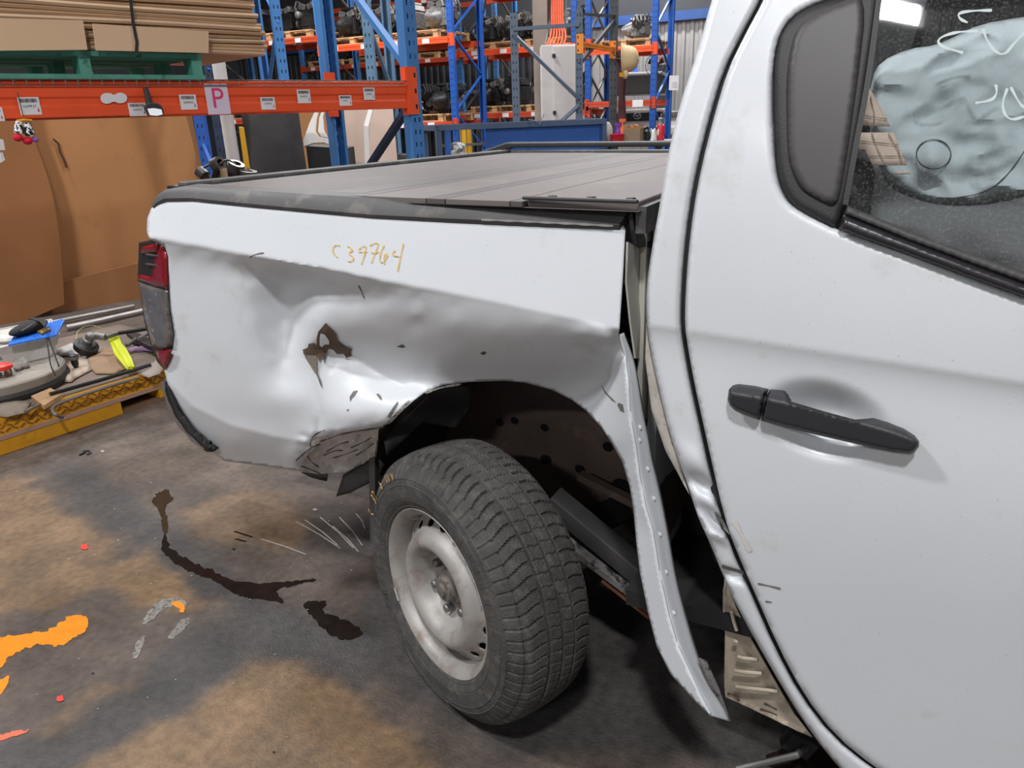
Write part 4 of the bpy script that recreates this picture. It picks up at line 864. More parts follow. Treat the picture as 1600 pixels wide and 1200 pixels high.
for (t0, z0, t1, z1) in ((.03, 1.75, .87, 2.55), (.03, 1.58, .87, .92), (.87, .9, .03, .25), (.87, 2.57, .03, 3.4)):
    MB().bar(A_(.045, t0, z0), A_(.02, t1, z1), .035, .05, AR_).build('brace', BLUE if z0 > 1.7 else mat('brace_navy', (38, 58, 88), rough=.5), RKA)
# labels on the beam (x0,y0,x1,y1,text)
NB = -AG; RT = AR_
def beam_label(x0, y0, x1, y1, txt, sheet=PAPER, name='rack_label', bar=True):
    s0, z1 = Apx(x0, y0); s1, z0 = Apx(x1, y1); t_ = -.002
    o = MB().prism([A_(s0, t_, z0), A_(s1, t_, z0), A_(s1, t_, z1), A_(s0, t_, z1)], AG*.0012).build(name, sheet, BMA)
    w_, h_ = s1-s0, z1-z0; c_ = A_((s0+s1)/2, t_-.0008, (z0+z1)/2)
    if bar:
        rnd = random.Random(int(x0)); b = MB(); u = s0+w_*.1
        while u < s1-w_*.12:
            k = w_*rnd.choice((.012, .02, .03)); b.add([A_(u, t_-.0008, z1-h_*.30), A_(u+k, t_-.0008, z1-h_*.30), A_(u+k, t_-.0008, z1-h_*.08), A_(u, t_-.0008, z1-h_*.08)], [(0, 1, 2, 3)]); u += k+w_*rnd.choice((.012, .02))
        b.build('barcode', INK, BMA)['kind'] = 'stuff'
        text_mesh('label_text', txt, h_*.2, frame_M(c_-UP*h_*.02, RT, UP, NB), INK, BMA)
        a = A_(s1-w_*.13, t_-.0008, z0+h_*.18); MB().add([a-RT*w_*.05, a+RT*w_*.05, a+UP*h_*.26], [(0, 1, 2)]).build('label_arrow', mat('red_ink', (176, 60, 66), rough=.7), BMA)
    return o, c_, w_, h_
for a in ((-28, 168, 8, 189, 'GAPR28'), (26, 152, 66, 179, 'GAPR27'), (199, 161, 230, 181, 'GAPR23'), (279, 148, 309, 171, 'GAPR22'), (406, 152, 431, 171, 'GAPS22'), (463, 140, 486, 161, 'GAPS21'), (529, 149, 550, 165, 'GAPS1'), (567, 137, 586, 156, 'GAPS2')): beam_label(*a)
o, c_, w_, h_ = beam_label(318, 131, 361, 178, 'P', mat('lilac_paper', (222, 206, 224), rough=.7, var=.02), 'bay_sign', False)
text_mesh('sign_letter', 'P', h_*.95, frame_M(c_+UP*h_*.0, RT, UP, NB), mat('pink_letter', (222, 62, 112), rough=.7, var=.04), BMA)
wp = [Apx(x, y) for x, y in smooth_poly([(156, 153), (160, 146), (172, 145), (178, 149), (186, 144), (196, 147), (199, 153), (196, 160), (186, 162), (178, 158), (168, 163), (159, 160)], 1)]
MB().prism([A_(s, -.002, z) for s, z in wp], AG*.0012).build('blank_sticker', PAPER, BMA)
# wire deck
wd_ = MB(); s = -2.74
while s < -.02:
    wd_.tube([A_(s, .9, 1.694), A_(s, -.006, 1.694), A_(s, -.008, 1.668)], .0025, 5); s += .052
for t_, z in ((-.008, 1.668), (-.005, 1.694), (.2, 1.691), (.4, 1.691), (.6, 1.691), (.8, 1.691)): wd_.tube([A_(-2.75, t_, z), A_(-.01, t_, z)], .0027, 5)
tag(wd_.build('wire_mesh_deck', mat('deck_wire', (110, 104, 98), rough=.5, metal=.6), None), 'zinc wire mesh deck laid over the near orange rack beam', 'rack deck')
# green pallet
GRN = mat('green_painted_wood', (80, 146, 128), rough=.75, var=.15, scale=8, rgb2=(46, 92, 80), th=.6)
GP = thing('green_pallet', 'green painted timber pallet under the cardboard on the near rack', 'pallet', A_(-2.0, .4, 1.697))
s0, s1 = -2.72, -1.30
for t0 in (0.0, .25, .5, .78): MB().prism([A_(s0, t0, 1.697), A_(s1, t0, 1.697), A_(s1, t0+.1, 1.697), A_(s0, t0+.1, 1.697)], (0, 0, .02)).build('bottom_board', GRN, GP)
for sa in (s0+.02, -1.885, s1-.06):
    for t0 in (0.0, .4, .78): MB().prism([A_(sa, t0, 1.717), A_(sa+.05, t0, 1.717), A_(sa+.05, t0+.1, 1.717), A_(sa, t0+.1, 1.717)], (0, 0, .078)).build('block', GRN, GP)
for k in range(7): MB().prism([A_(s0, k*.13, 1.795), A_(s1, k*.13, 1.795), A_(s1, k*.13+.1, 1.795), A_(s0, k*.13+.1, 1.795)], (0, 0, .022)).build('deck_board', GRN, GP)
MB().prism([A_(-1.845, .05, 1.72), A_(-1.815, .05, 1.72), A_(-1.83, .05, 1.762), A_(-1.848, .05, 1.762)], AG*.002).build('torn_tag', PAPER, GP)
# flattened cartons
z = 1.819; rnd = random.Random(4)
ORD = 'first second third fourth fifth sixth seventh eighth ninth tenth eleventh twelfth thirteenth fourteenth fifteenth sixteenth seventeenth eighteenth nineteenth twentieth twenty-first twenty-second twenty-third twenty-fourth twenty-fifth twenty-sixth'.split()
for k in range(26):
    th = rnd.uniform(.017, .023); rt = -.93+rnd.uniform(-.02, .012)-(.006*max(0, k-2) if k < 12 else .05); t0 = -.02+rnd.uniform(-.012, .012)+(.03 if k < 5 else 0)
    m_ = MB(); nn = 14
    for j in range(nn):      # wavy open edge of the flattened box
        pass
    rows = []
    sg = np.linspace(-2.75, rt, 22)
    for e in (0, th*.46, th*.54, th):
        rows.append([A_(s, t0+(.006 if e in (0, th) else 0), z+e+.004*sin(s*3+k)) for s in sg])
    back = [[A_(s, .86, z+e+.004*sin(s*3+k)) for s in sg] for e in (th, 0)]
    m_.grid(rows+back+[rows[0]])
    m_.add([r_[-1] for r_ in rows]+[b_[-1] for b_ in back], [tuple(range(6))])
    o = m_.build('flattened_carton', CARD if k % 3 else mat('pale_cardboard', (206, 174, 142), rough=.85, var=.05), None)
    tag(o, 'flattened brown carton in the strapped stack, %s up from the green pallet' % ORD[k], 'carton', 'flattened cartons on the green pallet'); z += th-.0005
def carton_flap(xs, ys, nm):
    q = [Apx(x, y, -.035) for x, y in zip(xs, ys)]
    o = MB().prism([A_(s, -.042, z_) for s, z_ in q], AG*.006).build('carton_flap', mat('pale_cardboard_flap', (214, 180, 146), rough=.8, var=.04, scale=2), None)
    return tag(o, nm, 'cardboard flap')
carton_flap((-60, 129, 136, -60), (27, 32, 78, 80), 'pale cardboard flap folded down the stack with no strap across it')
carton_flap((144, 325, 325, 149), (37, 49, 83, 79), 'pale cardboard flap folded down the stack with the black strap across it')
sp = [Apx(x, y, -.05) for x, y in ((200, -60), (204, 0), (208, 36), (214, 66), (213, 80), (207, 85))]
m_ = MB(); m_.grid([[A_(s-.007, -.05, z_), A_(s+.007, -.05, z_)] for s, z_ in sp]); o = m_.build('packing_strap', mat('black_strap', (40, 42, 40), rough=.5), None, solid=.002)
tag(o, 'thin black packing strap pulled tight around the cardboard stack', 'strap')
# mirror and toys hanging off the beam
mr = thing('car_mirror', 'black interior rear-view mirror hung on the orange beam', 'mirror', A_(*[Apx(228, 137)[0], -.02, Apx(228, 137)[1]]))
q = [A_(*[Apx(x, y, -.03)[0], -.03+.0, Apx(x, y, -.03)[1]]) for x, y in ((227, 137), (230, 148), (233, 162))]; MB().tube(q, [.012, .014, .016], 10).build('stalk', BLKP, mr, smooth=True)
hs = [Apx(x, y, -.05) for x, y in smooth_poly([(226, 164), (236, 160), (250, 162), (256, 172), (256, 180), (246, 183), (234, 181), (227, 172)], 1)]
MB().prism([A_(s, -.055, z_) for s, z_ in hs], AG*.025).build('mirror_housing', BLKP, mr, bevel=.004)
hs = [Apx(x, y, -.056) for x, y in ((230, 170), (240, 169), (252, 171), (254, 179), (245, 181), (234, 180))]
MB().prism([A_(s, -.058, z_) for s, z_ in hs], AG*.003).build('mirror_glass', mat('mirror_silver', (235, 235, 235), rough=.03, metal=1, var=0), mr)
ty = thing('plush_key_toy', 'red and chequered plush toys hanging below the orange beam', 'toy', A_(*[Apx(38, 190)[0], -.03, Apx(38, 190)[1]]))
for (x, y, r_, mt) in ((28, 215, .020, mat('red_plush', (206, 24, 54), rough=.9)), (43, 220, .020, MATS['red_plush']), (55, 218, .014, mat('purple_plush', (150, 96, 186), rough=.9))):
    s, z_ = Apx(x, y, -.02); MB().sphere(A_(s, -.02, z_), (r_, r_, r_*.85), nu=14, nv=10).build('pompom', mt, ty, smooth=True)
CHK = mat('chequered_fabric', (235, 235, 235), rough=.8, rgb2=(18, 18, 18), th=.49, tw=.02, scale=26)
for (x0, y0, x1, y1) in ((29, 192, 30, 208), (42, 194, 47, 212)):
    a, b = Apx(x0, y0, -.02), Apx(x1, y1, -.02); MB().tube([A_(a[0], -.02, a[1]+.006), A_((a[0]+b[0])/2, -.022, (a[1]+b[1])/2), A_(b[0], -.02, b[1])], [.012, .018, .019], 12).build('sleeve', CHK, ty, smooth=True)
s, z_ = Apx(38, 189, -.01); MB().tube([A_(s-.03, -.012, z_), A_(s, -.014, z_+.004), A_(s+.03, -.012, z_)], .006, 8).build('yellow_cord', YELL, ty)
MB().tube([A_(s, -.012, z_), A_(s, -.006, z_+.12)], .002, 6).build('hook', GREYM, ty)
tg = thing('price_tag', 'white paper tags hanging from the beam beside the plush toys', 'tag', A_(*[Apx(-8, 200)[0], -.02, Apx(-8, 200)[1]]))
for q in ([(-12, 216), (5, 218), (8, 234), (-10, 236)], [(-12, 240), (4, 238), (8, 250), (-2, 256), (-12, 254)]): MB().prism([A_(*[Apx(x, y, -.01)[0], -.01, Apx(x, y, -.01)[1]]) for x, y in q], AG*.002).build('tag_sheet', PAPER, tg)
s, z_ = Apx(-6, 216, -.01); MB().tube([A_(s, -.01, z_-.1), A_(s, -.01, z_+.13)], .0018, 5).build('tag_string', PAPER, tg)

# ================================================================== generic pallet and engines
def make_pallet(label):
    t_ = thing('wooden_pallet', label, 'pallet'); L_, W_ = 1.1, 1.1
    for k in range(6): MB().box((0, -W_/2+.07+k*.192, .135), (L_, .12, .02)).build('deck_board', WOOD, t_)
    for x in (-.5, 0, .5):
        for y in (-.5, 0, .5): MB().box((x*.98, y*.98, .0725), (.1, .1, .078)).build('block', WOOD, t_)
        MB().box((x*.98, 0, .1175), (.1, W_, .016)).build('stringer', WOOD, t_)
    for y in (-.49, 0, .49): MB().box((0, y, .025), (L_, .1, .02)).build('bottom_board', WOOD, t_)
    return t_
ED = mat('greasy_engine_iron', (44, 43, 44), rough=.45, metal=.5, var=.35, scale=16, rgb2=(92, 88, 84), th=.6)
EB = mat('black_engine_plastic', (26, 26, 28), rough=.45, var=.2, scale=10)
EH = mat('engine_hose', (34, 33, 34), rough=.6)
def make_engine(seed, label, bright=False):
    rnd = random.Random(seed); t_ = thing('car_engine', label, 'engine'); B_ = ALU if bright else ED
    m_ = MB(); m_.box((0, 0, .24), (.46, .42, .3)); m_.box((.02, .0, .1), (.4, .3, .14))
    for k in range(6): m_.box((-.2+k*.08, -.215, .22), (.02, .03, .26))
    m_.build('block', B_, t_, bevel=.02)
    MB().box((.02, 0, .03), (.34, .26, .06)).build('sump', EB, t_, bevel=.012)
    m_ = MB()
    for s in (-.1, .1):
        m_.box((0, s, .45), (.44, .16, .12), Matrix.Rotation(s*3, 3, 'X'))
    m_.build('cylinder_head', ALU if rnd.random() < .6 else B_, t_, bevel=.015)
    MB().box((.01, 0, .54), (.38, .30, .07)).build('engine_cover', EB if not bright else ALU, t_, bevel=.03)
    for k in range(4):
        r_ = rnd.uniform(.045, .085); c_ = (rnd.uniform(-.18, .18), -.25-rnd.random()*.03, rnd.uniform(.14, .42))
        MB().lathe([(0, -.02), (r_*.5, -.02), (r_*.5, -.01), (r_, -.01), (r_*.92, .0), (r_, .01), (r_, .02), (0, .02)], 20, Matrix.Translation(c_) @ Matrix.Rotation(pi/2, 4, 'X')).build('pulley', GREYM if rnd.random() < .5 else ED, t_, smooth=True)
    for k in range(4):
        x = -.15+k*.1; MB().tube([(x, -.1, .5), (x+.01, -.26, .56), (x+.02, -.31, .44), (x, -.25, .34)], .024, 8).build('intake_runner', ALU if (bright or seed % 2) else EB, t_, smooth=True)
    MB().lathe([(0, -.09), (.06, -.08), (.065, .06), (.03, .08), (0, .08)], 18, Matrix.Translation((.25, -.16, .30)) @ Matrix.Rotation(pi/2, 4, 'Y')).build('alternator', ALU, t_, smooth=True)
    MB().lathe([(0, .16), (.05, .15), (.09, .10), (.15, -.02), (.19, -.12), (.19, -.16), (0, -.16)], 24, Matrix.Translation((-.33, .02, .24)) @ Matrix.Rotation(-pi/2, 4, 'Y')).build('gearbox_bell', ALU if bright else ED, t_, smooth=True)
    for k in range(5):
        p = [(rnd.uniform(-.24, .24), -.27+rnd.uniform(-.06, .04), rnd.uniform(.08, .55))]
        for j in range(4): p.append((p[-1][0]+rnd.uniform(-.12, .12), max(-.36, min(-.2, p[-1][1]+rnd.uniform(-.05, .05))), max(.06, min(.62, p[-1][2]+rnd.uniform(-.14, .14)))))
        MB().tube(smooth_poly(p, 2, False), rnd.uniform(.007, .016), 7).build('hose', EH if k % 3 else GREYM, t_, smooth=True)
    return t_
PAL_N = [0]; protoP = {}; protoE = {}
def put_pallet(x, y, z, label, grp, rz=0.0):
    if label not in protoP: o = make_pallet(label); protoP[label] = o
    else: o = copy_tree(protoP[label])
    o['group'] = grp; o.location = (x, y, z-.015); o.rotation_euler = (0, 0, rz); return o
def put_engine(x, y, z, seed, sc_, label, grp, rz, bright=False):
    key = (seed, bright)
    if key not in protoE: o = make_engine(seed, label, bright); protoE[key] = o
    else: o = copy_tree(protoE[key])
    o['label'] = label; o['group'] = grp; o.location = (x, y, z); o.rotation_euler = (0, 0, rz); o.scale = (sc_,)*3; return o

# ---- rack rows behind (parallel to the truck)
YB, YC, RD = 10.6, 12.7, 1.1
RKB = thing('pallet_rack', 'blue and orange rack row full of engines behind the near rack', 'rack', (-9, YB, 0))
RKC = thing('pallet_rack', 'blue and orange rack row of engines standing behind the electrical cabinet', 'rack', (-6.5, YC, 0))
def frame_pair(rk, x, y0, mt, ht=4.2, xb=False):
    post(rk, (x, y0), ht, (0, -1), mt, .1, .08); post(rk, (x, y0+RD), ht, (0, 1), mt, .1, .08)
    z = .25; up = True
    while z < ht-.6:
        a, b = ((x, y0+.06, z), (x, y0+RD-.06, z+.62)) if up else ((x, y0+RD-.06, z), (x, y0+.06, z+.62))
        MB().bar(a, b, .03, .035, (1, 0, 0)).build('brace', BLUED if mt is BLUED and not xb else GREYM, rk)
        if xb: MB().bar((a[0], b[1], a[2]), (b[0], a[1], b[2]), .03, .035, (1, 0, 0)).build('brace', GREYM, rk)
        z += .64; up = not up
for x in (-7.13, -9.95, -12.75): frame_pair(RKB, x, YB, BLUE if x < -9 else BLUED)
for x in (-4.21, -5.465): frame_pair(RKC, x, YC, BLUED, xb=x < -5)
frame_pair(RKC, -8.2, YC, BLUE)
post(RKC, (-5.74, YC), 4.2, (0, -1), BLUED, .1, .08)
def bay(rk, x0, x1, y0, zt, mt, h_=.1, lab=True):
    for y in (y0-.02, y0+RD+.02):
        beam(rk, (x0+.03, y), (x1-.03, y), zt, h_, mt)
    for x, s in ((x0, 1), (x1, -1)): connector(rk, (x, y0, 0), (0, -1), zt-h_/2, mt, -s, .2)
    if lab:
        rr = random.Random(int(zt*100))
        for k in range(4):
            x = x0+(x1-x0)*(k+.6)/4.3; MB().box((x, y0-.047, zt-h_/2), (.14, .003, .075)).build('rack_label', PAPER, rk)
GB, GC = 'engines on the racks behind', 'engines on the racks behind'
LVB = {-9.95: (2.74, 1.385, 3.95), -12.75: (2.94, 1.55, 3.95)}
for x0, x1 in ((-9.95, -7.13), (-12.75, -9.95)):
    for zt in LVB[x0]: bay(RKB, x0, x1, YB, zt, ORNG if x0 > -11 and zt > 2 else REDO)
for zt, mt in ((2.66, ORNG), (1.5, REDO), (3.72, ORNG)): bay(RKC, -8.2, -5.465, YC, zt, mt)
for zt, mt in ((2.53, ORNG), (1.63, REDO), (3.72, ORNG)): bay(RKC, -5.465, -4.21, YC, zt, mt, lab=False)
MB().box((-4.47, YC-.05, 1.575), (.20, .004, .12)).build('rack_label', PAPER, RKC)
PLB = 'wooden pallet carrying an engine on the rack behind the near orange beam'
PLC = 'wooden pallet carrying an engine on the rack behind the electrical cabinet'
ELD = 'dark greasy car engine stored on a pallet in the rear racks'
ELS = 'bright aluminium engine and gearbox stored on a pallet in the rear racks'
rr = random.Random(11)
def load(xs, y0, zt, where, pl, pg, brk=()):
    for k, x in enumerate(xs):
        put_pallet(x, y0+.55, zt, pl, pg, rr.uniform(-.02, .02))
        for j, dx in enumerate((-.31, .31)):
            br = (k, j) in brk; sd = rr.randrange(4)
            put_engine(x+dx, y0+.5+rr.uniform(-.05, .08), zt+.13, sd, rr.uniform(.86, .94), ('bright aluminium engine, ' if br else 'dark greasy engine, ')+where, where, pi/2*rr.choice((1, -1))+rr.uniform(-.03, .03), br)
for x0, lv in LVB.items():
    wh_ = 'rack bay behind the near orange beam' if x0 > -11 else 'rack bay behind the cardboard stack'
    for zt, nm in zip(lv, ('middle', 'lower', 'top')):
        load((x0+.75, x0+2.05), YB, zt, nm+' level of the '+wh_, PLB, 'pallets in the rack behind the near orange beam', ((1, 0), (1, 1)) if (x0 > -11 and nm == 'middle') else ())
for zt, nm in ((2.66, 'middle'), (1.5, 'lower'), (3.72, 'top')):
    load((-7.45, -6.2), YC, zt, nm+' level of the rack behind the electrical cabinet', PLC, 'pallets in the rack behind the electrical cabinet', ((1, 1),))
RKG = thing('pallet_rack', 'deep rack row against the charcoal wall behind the engine racks', 'rack', (-11, 14.6, 0))
for x in (-8.5, -11.3, -14.1): frame_pair(RKG, x, 14.8, BLUE)
for x0 in (-11.3, -14.1):
    for zt in (1.45, 2.75, 4.0): bay(RKG, x0, x0+2.8, 14.8, zt, REDO)
for x0 in (-11.3, -14.1):
    for zt, nm in ((1.45, 'lower'), (2.75, 'upper')): load((x0+.75, x0+2.05), 14.8, zt, nm+' level of the deep rack against the charcoal wall', 'wooden pallet carrying engines on the deep rack against the charcoal wall', 'pallets on the deep rack')
put_pallet(-4.78, YC+.55, 2.53, 'wooden pallet carrying a gearbox above the red beam with a paper sign', 'gearbox pallet').scale = (.92, 1, 1)
put_engine(-4.62, YC+.45, 2.66, 2, .72, 'small gearbox on the pallet above the red beam with a paper sign', 'gearbox', .5, True)
# far frames seen past the near rack
RKD = thing('pallet_rack', 'weathered pale blue rack frame standing behind the white fenders', 'rack', atD(580, 180, 7.6)*[1, 1, 0])
RKE = thing('pallet_rack', 'narrow blue rack frame standing behind the cardboard stack', 'rack', atD(437, 100, 7.6)*[1, 1, 0])
WB = mat('weathered_rack_blue', (92, 128, 158), rough=.6, var=.15, scale=6, rgb2=(120, 130, 136), th=.58, tw=.2)
for rk, (xa, ya, da), (xb, yb, db), mt in ((RKD, (580, 120, 7.6), (612, 120, 8.5), WB), (RKE, (437, 60, 7.6), (412, 110, 8.5), BLUE)):
    a, b = atD(xa, ya, da), atD(xb, yb, db); d = (b-a)*[1, 1, 0]; d /= np.linalg.norm(d)
    fr = np.array([-d[1], d[0], 0]); fr = fr if fr[1] < 0 else -fr
    post(rk, a*[1, 1, 0], 3.8, -d, mt); post(rk, b*[1, 1, 0], 3.8, d, mt)
    z = .3; k = 0
    while z < 3.2:
        p, q = (a, b) if k % 2 else (b, a); MB().bar((p[0], p[1], z), (q[0], q[1], z+.7), .03, .035, (1, 0, 0)).build('brace', mt, rk); z += .72; k += 1
# ================================================================== things in the middle distance
def px_poly(pts_, d): return [atD(x, y, d) for x, y in pts_]
def board(name, pts_, d, lean, mt, label, cat, th=.012, group=None, toz=None):
    """flat sheet standing on the floor: outline from its upper edge, foot carried down to the ground"""
    q = px_poly(pts_, d); n_ = -CF*[1, 1, 0]; n_ = n_/np.linalg.norm(n_)
    o = MB().prism(q, -n_*th).build(name, mt, None)
    return tag(o, label, cat, group)
# big brown cartons standing behind the platform
def standing_sheet(name, foot0, foot1, ztop, lean, mt, label, bow=0.0, edge=None, th=.012):
    a, b = onZ(*foot0), onZ(*foot1); d = b-a; n_ = np.array([-d[1], d[0], 0])/np.linalg.norm(d)
    if n_@(CAM-a) > 0: n_ = -n_
    rows = []
    for i in range(13):
        t_ = i/12; base = a+d*t_; zt = ztop
        rows.append([base+n_*(lean*z/ztop+bow*sin(pi*z/ztop)+.02*sin(5*t_))+UP*z for z in np.linspace(0, zt, 13)])
    m_ = MB(); m_.grid(rows); return tag(m_.build(name, mt, None, smooth=True, solid=th), label, 'cardboard sheet')
def sheet_px(name, pts_, p0, n_, mt, label, th=.012):
    q = [onPl(x, y, p0, n_) for x, y in pts_]
    return tag(MB().prism(q, np.array(n_)*-th).build(name, mt, None), label, 'cardboard sheet')
a, b = onZ(104, 484), onZ(300, 452); d = (b-a); nn = np.array([d[1], -d[0], 0]); nn /= np.linalg.norm(nn)
nn = nn if nn@(CAM-a) > 0 else -nn
nn2 = nn*cos(.08)+UP*sin(.08); o2 = sheet_px('cardboard_sheet', [(30, 500), (20, 300), (10, 150), (292, 140), (302, 190), (316, 262), (322, 300), (318, 449), (300, 452), (220, 466)], a, nn2, CARD2, 'big flat brown cardboard sheet leaning behind the red tail lamp')
sheet_px('cardboard_sheet', [(60, 497), (60, 450), (160, 424), (314, 388), (316, 446), (300, 455), (220, 469)], a+nn*.05, nn, mat('brown_cardboard_low', (158, 108, 66), rough=.85, var=.06, scale=2), 'low brown cardboard strip standing in front of the big leaning sheet')
sheet_px('cardboard_sheet', smooth_poly([(-150, 549), (101, 487), (99, 440), (94, 380), (86, 320), (72, 268), (54, 220), (40, 180), (34, 120), (-150, 120)], 1), a+nn*.16, nn2, mat('dark_brown_cardboard', (140, 92, 52), rough=.85, var=.08, scale=2), 'darker brown cardboard sheet with a curved edge behind the round drum')
m_ = MB(); qs = [onPl(x, y, a+nn*.02, nn2) for x, y in ((83, 217), (91, 224), (94, 238), (99, 248), (104, 262))]; m_.tube(qs, .008, 6); MBo = m_.build('tear_mark', mat('dark_tear', (74, 46, 28), rough=.9), o2)
# yellow checker-plate platform on the floor
PF = thing('steel_platform', 'low yellow checker-plate steel platform loaded with scrap beside the truck tail', 'platform', onZ(120, 670))
e0, e1 = onZ(0, 713), onZ(255, 626); ed = (e1-e0)/np.linalg.norm(e1-e0); en = np.array([-ed[1], ed[0], 0]); 
if en@(CAM-e0) < 0: en = -en
def PFp(s, t_, z): return e0+ed*s-en*t_+UP*z
def pfs(px, py, z): P = onZ(px, py, z); return float((P-e0)@ed), float(-(P-e0)@en)
L0, L1 = -.12, 1.32
MB().prism([PFp(L0, 0, .0), PFp(.62, 0, .0), PFp(.62, 0, .075), PFp(L0, 0, .075)], -en*.12).build('bearer', YELL, PF, bevel=.004)
MB().prism([PFp(.80, 0, .0), PFp(L1, 0, .0), PFp(L1, 0, .022), PFp(.80, 0, .022)], -en*.12).build('bottom_rail', mat('worn_brown_steel', (116, 88, 66), rough=.7, var=.2), PF)
MB().prism([PFp(.84, 0, .02), PFp(.94, 0, .02), PFp(.94, 0, .08), PFp(.84, 0, .08)], -en*.12).build('bearer', YELL, PF)
MB().prism([PFp(.62, 0, .0), PFp(.80, 0, .0), PFp(.80, 0, .02), PFp(.62, 0, .02)], -en*.12).build('bottom_rail', MATS['worn_brown_steel'], PF)
MB().prism([PFp(L0, -.004, .075), PFp(L1, -.004, .075), PFp(L1, -.004, .097), PFp(L0, -.004, .097)], -en*1.1).build('timber_board', mat('grey_pink_timber', (168, 136, 118), rough=.8, var=.15, scale=6), PF)
cp = MB().prism([PFp(L0, .002, .097), PFp(L1, .002, .097), PFp(L1, .012, .178), PFp(L0, .012, .178)], -en*.05).build('checker_plate', YELL, PF)
LUG = mat('plate_lug', (138, 92, 30), rough=.55, var=.2, scale=20)
lugs = MB(); k = 0
s = L0+.02
proto = None
while s < L1-.03:
    for j, z in enumerate((.117, .138, .159)):
        ang = .6 if (k+j) % 2 else -.6; c_ = PFp(s+(.014 if j % 2 else 0), -.001+(z-.097)*.12, z)
        dv = ed*cos(ang)+UP*sin(ang)
        lugs.bar(c_-dv*.014, c_+dv*.014, .006, .005, UP)
    s += .033; k += 1
lg = lugs.build('raised_lugs', LUG, cp); lg['kind'] = 'stuff'
MB().prism([PFp(L0, .05, .172), PFp(L1, .05, .172), PFp(L1, 1.25, .172), PFp(L0, 1.25, .172)], (0, 0, .006)).build('deck_plate', mat('dusty_deck', (120, 104, 92), rough=.8, var=.2, scale=5), PF)
MB().prism([PFp(L0, 1.2, 0), PFp(L1, 1.2, 0), PFp(L1, 1.2, .17), PFp(L0, 1.2, .17)], -en*.05).build('rear_bearer', YELL, PF)
DZ = .179
def on_deck(x, y, dz=0.0): return onZ(x, y, DZ+dz)
# round drum
c_ = on_deck(-6, 606); Rr = .46
dp = on_deck(104, 597); Rr = float(np.linalg.norm((dp-c_)[:2])); T = Matrix.Translation(V((c_[0], c_[1], DZ)))
DR = thing('round_drum', 'low round grey drum with a black rubber foot ring on the platform', 'drum', (c_[0], c_[1], DZ))
MB().lathe([(Rr*.9, 0), (Rr, .006), (Rr*1.01, .03), (Rr*.985, .045), (Rr*.9, .045)], 56, T).build('rubber_ring', mat('ring_rubber', (48, 46, 44), rough=.6), DR, smooth=True)
MB().lathe([(0, .04), (Rr*.96, .04), (Rr*.97, .085), (Rr*.95, .092), (Rr*.93, .088), (Rr*.90, .082), (0, .078)], 56, T).build('drum_body', mat('dusty_drum', (150, 142, 132), rough=.6, var=.15, scale=5, rgb2=(122, 106, 92), th=.55, tw=.2), DR, smooth=True, sharp=40)
ZD = DZ+.08
def on_drum(x, y, dz=0.0): return onZ(x, y, ZD+dz)
# translucent tub
TB = thing('plastic_tub', 'dusty translucent white plastic tub standing on the round drum', 'tub', on_drum(44, 566))
bq = [on_drum(x, y) for x, y in ((12, 572), (84, 556), (80, 540), (6, 552))]; top = [onZ(x, y, ZD+.11) for x, y in ((-6, 545), (92, 522), (80, 500), (-14, 518))]
m_ = MB(); m_.add(bq+top, [(0, 1, 2, 3), (0, 1, 5, 4), (1, 2, 6, 5), (2, 3, 7, 6), (3, 0, 4, 7)]); m_.build('tub_body', mat('cloudy_plastic', (204, 198, 190), rough=.4, var=.08, scale=6, rgb2=(150, 142, 132), th=.56, tw=.2), TB, solid=.006)
m_ = MB(); m_.tube(top+[top[0]], .008, 8); m_.build('tub_rim', mat('white_plastic', (216, 212, 206), rough=.4), TB)
hp = [onZ(x, y, ZD+.10) for x, y in ((-10, 535), (0, 520), (12, 514), (28, 513))]; m_ = MB().sphere(onZ(8, 530, ZD+.11), (.07, .05, .03), nu=18, nv=8).build('white_lid', MATS['white_plastic'], TB, smooth=True)
bp = [onZ(x, y, ZD+.122) for x, y in ((13, 541), (88, 525), (101, 502), (98, 500), (26, 520))]
BM = thing('corrugated_mat', 'bright blue corrugated plastic sheet lying on the plastic tub', 'plastic sheet', bp[0])
m_ = MB().prism(bp, (0, 0, .006)).build('sheet', mat('blue_plastic', (36, 120, 224), rough=.4, var=.06), BM)
for k in range(17):
    t_ = (k+.5)/17; a = bp[0]*(1-t_)+bp[1]*t_; b = bp[4]*(1-t_)+bp[3]*t_; MB().bar(a+UP*.007, b+UP*.007, .005, .004).build('flute', MATS['blue_plastic'], BM)
c_ = onZ(45, 512, ZD+.16); dv = onZ(70, 505, ZD+.16)-onZ(24, 522, ZD+.16); dl = np.linalg.norm(dv); ang = atan2(dv[1], dv[0]); Mz = Matrix.Rotation(ang, 3, 'Z')
PO = thing('padded_pouch', 'black padded pouch with dangling straps on the blue plastic sheet', 'pouch', c_-UP*.03)
MB().sphere(c_, (dl*.62, .05, .032), Mz, 20, 12).build('pouch_body', mat('black_fabric', (34, 33, 34), rough=.8, var=.15, scale=30), PO, smooth=True)
m_ = MB().prism([onZ(x, y, ZD+.185) for x, y in ((44, 499), (66, 498), (74, 506), (70, 512), (62, 504))], (0, 0, .008)).build('pouch_flap', MATS['black_fabric'], PO)
MB().bar(onZ(34, 517, ZD+.19), onZ(52, 506, ZD+.19), .006, .004).build('zip', GREYM, PO)
m_ = MB(); MB().prism([onZ(x, y, ZD+.13) for x, y in ((58, 520), (72, 514), (80, 517), (66, 524))], (0, 0, .012)).build('buckle', mat('brass', (170, 140, 80), rough=.4, metal=.6), PO)
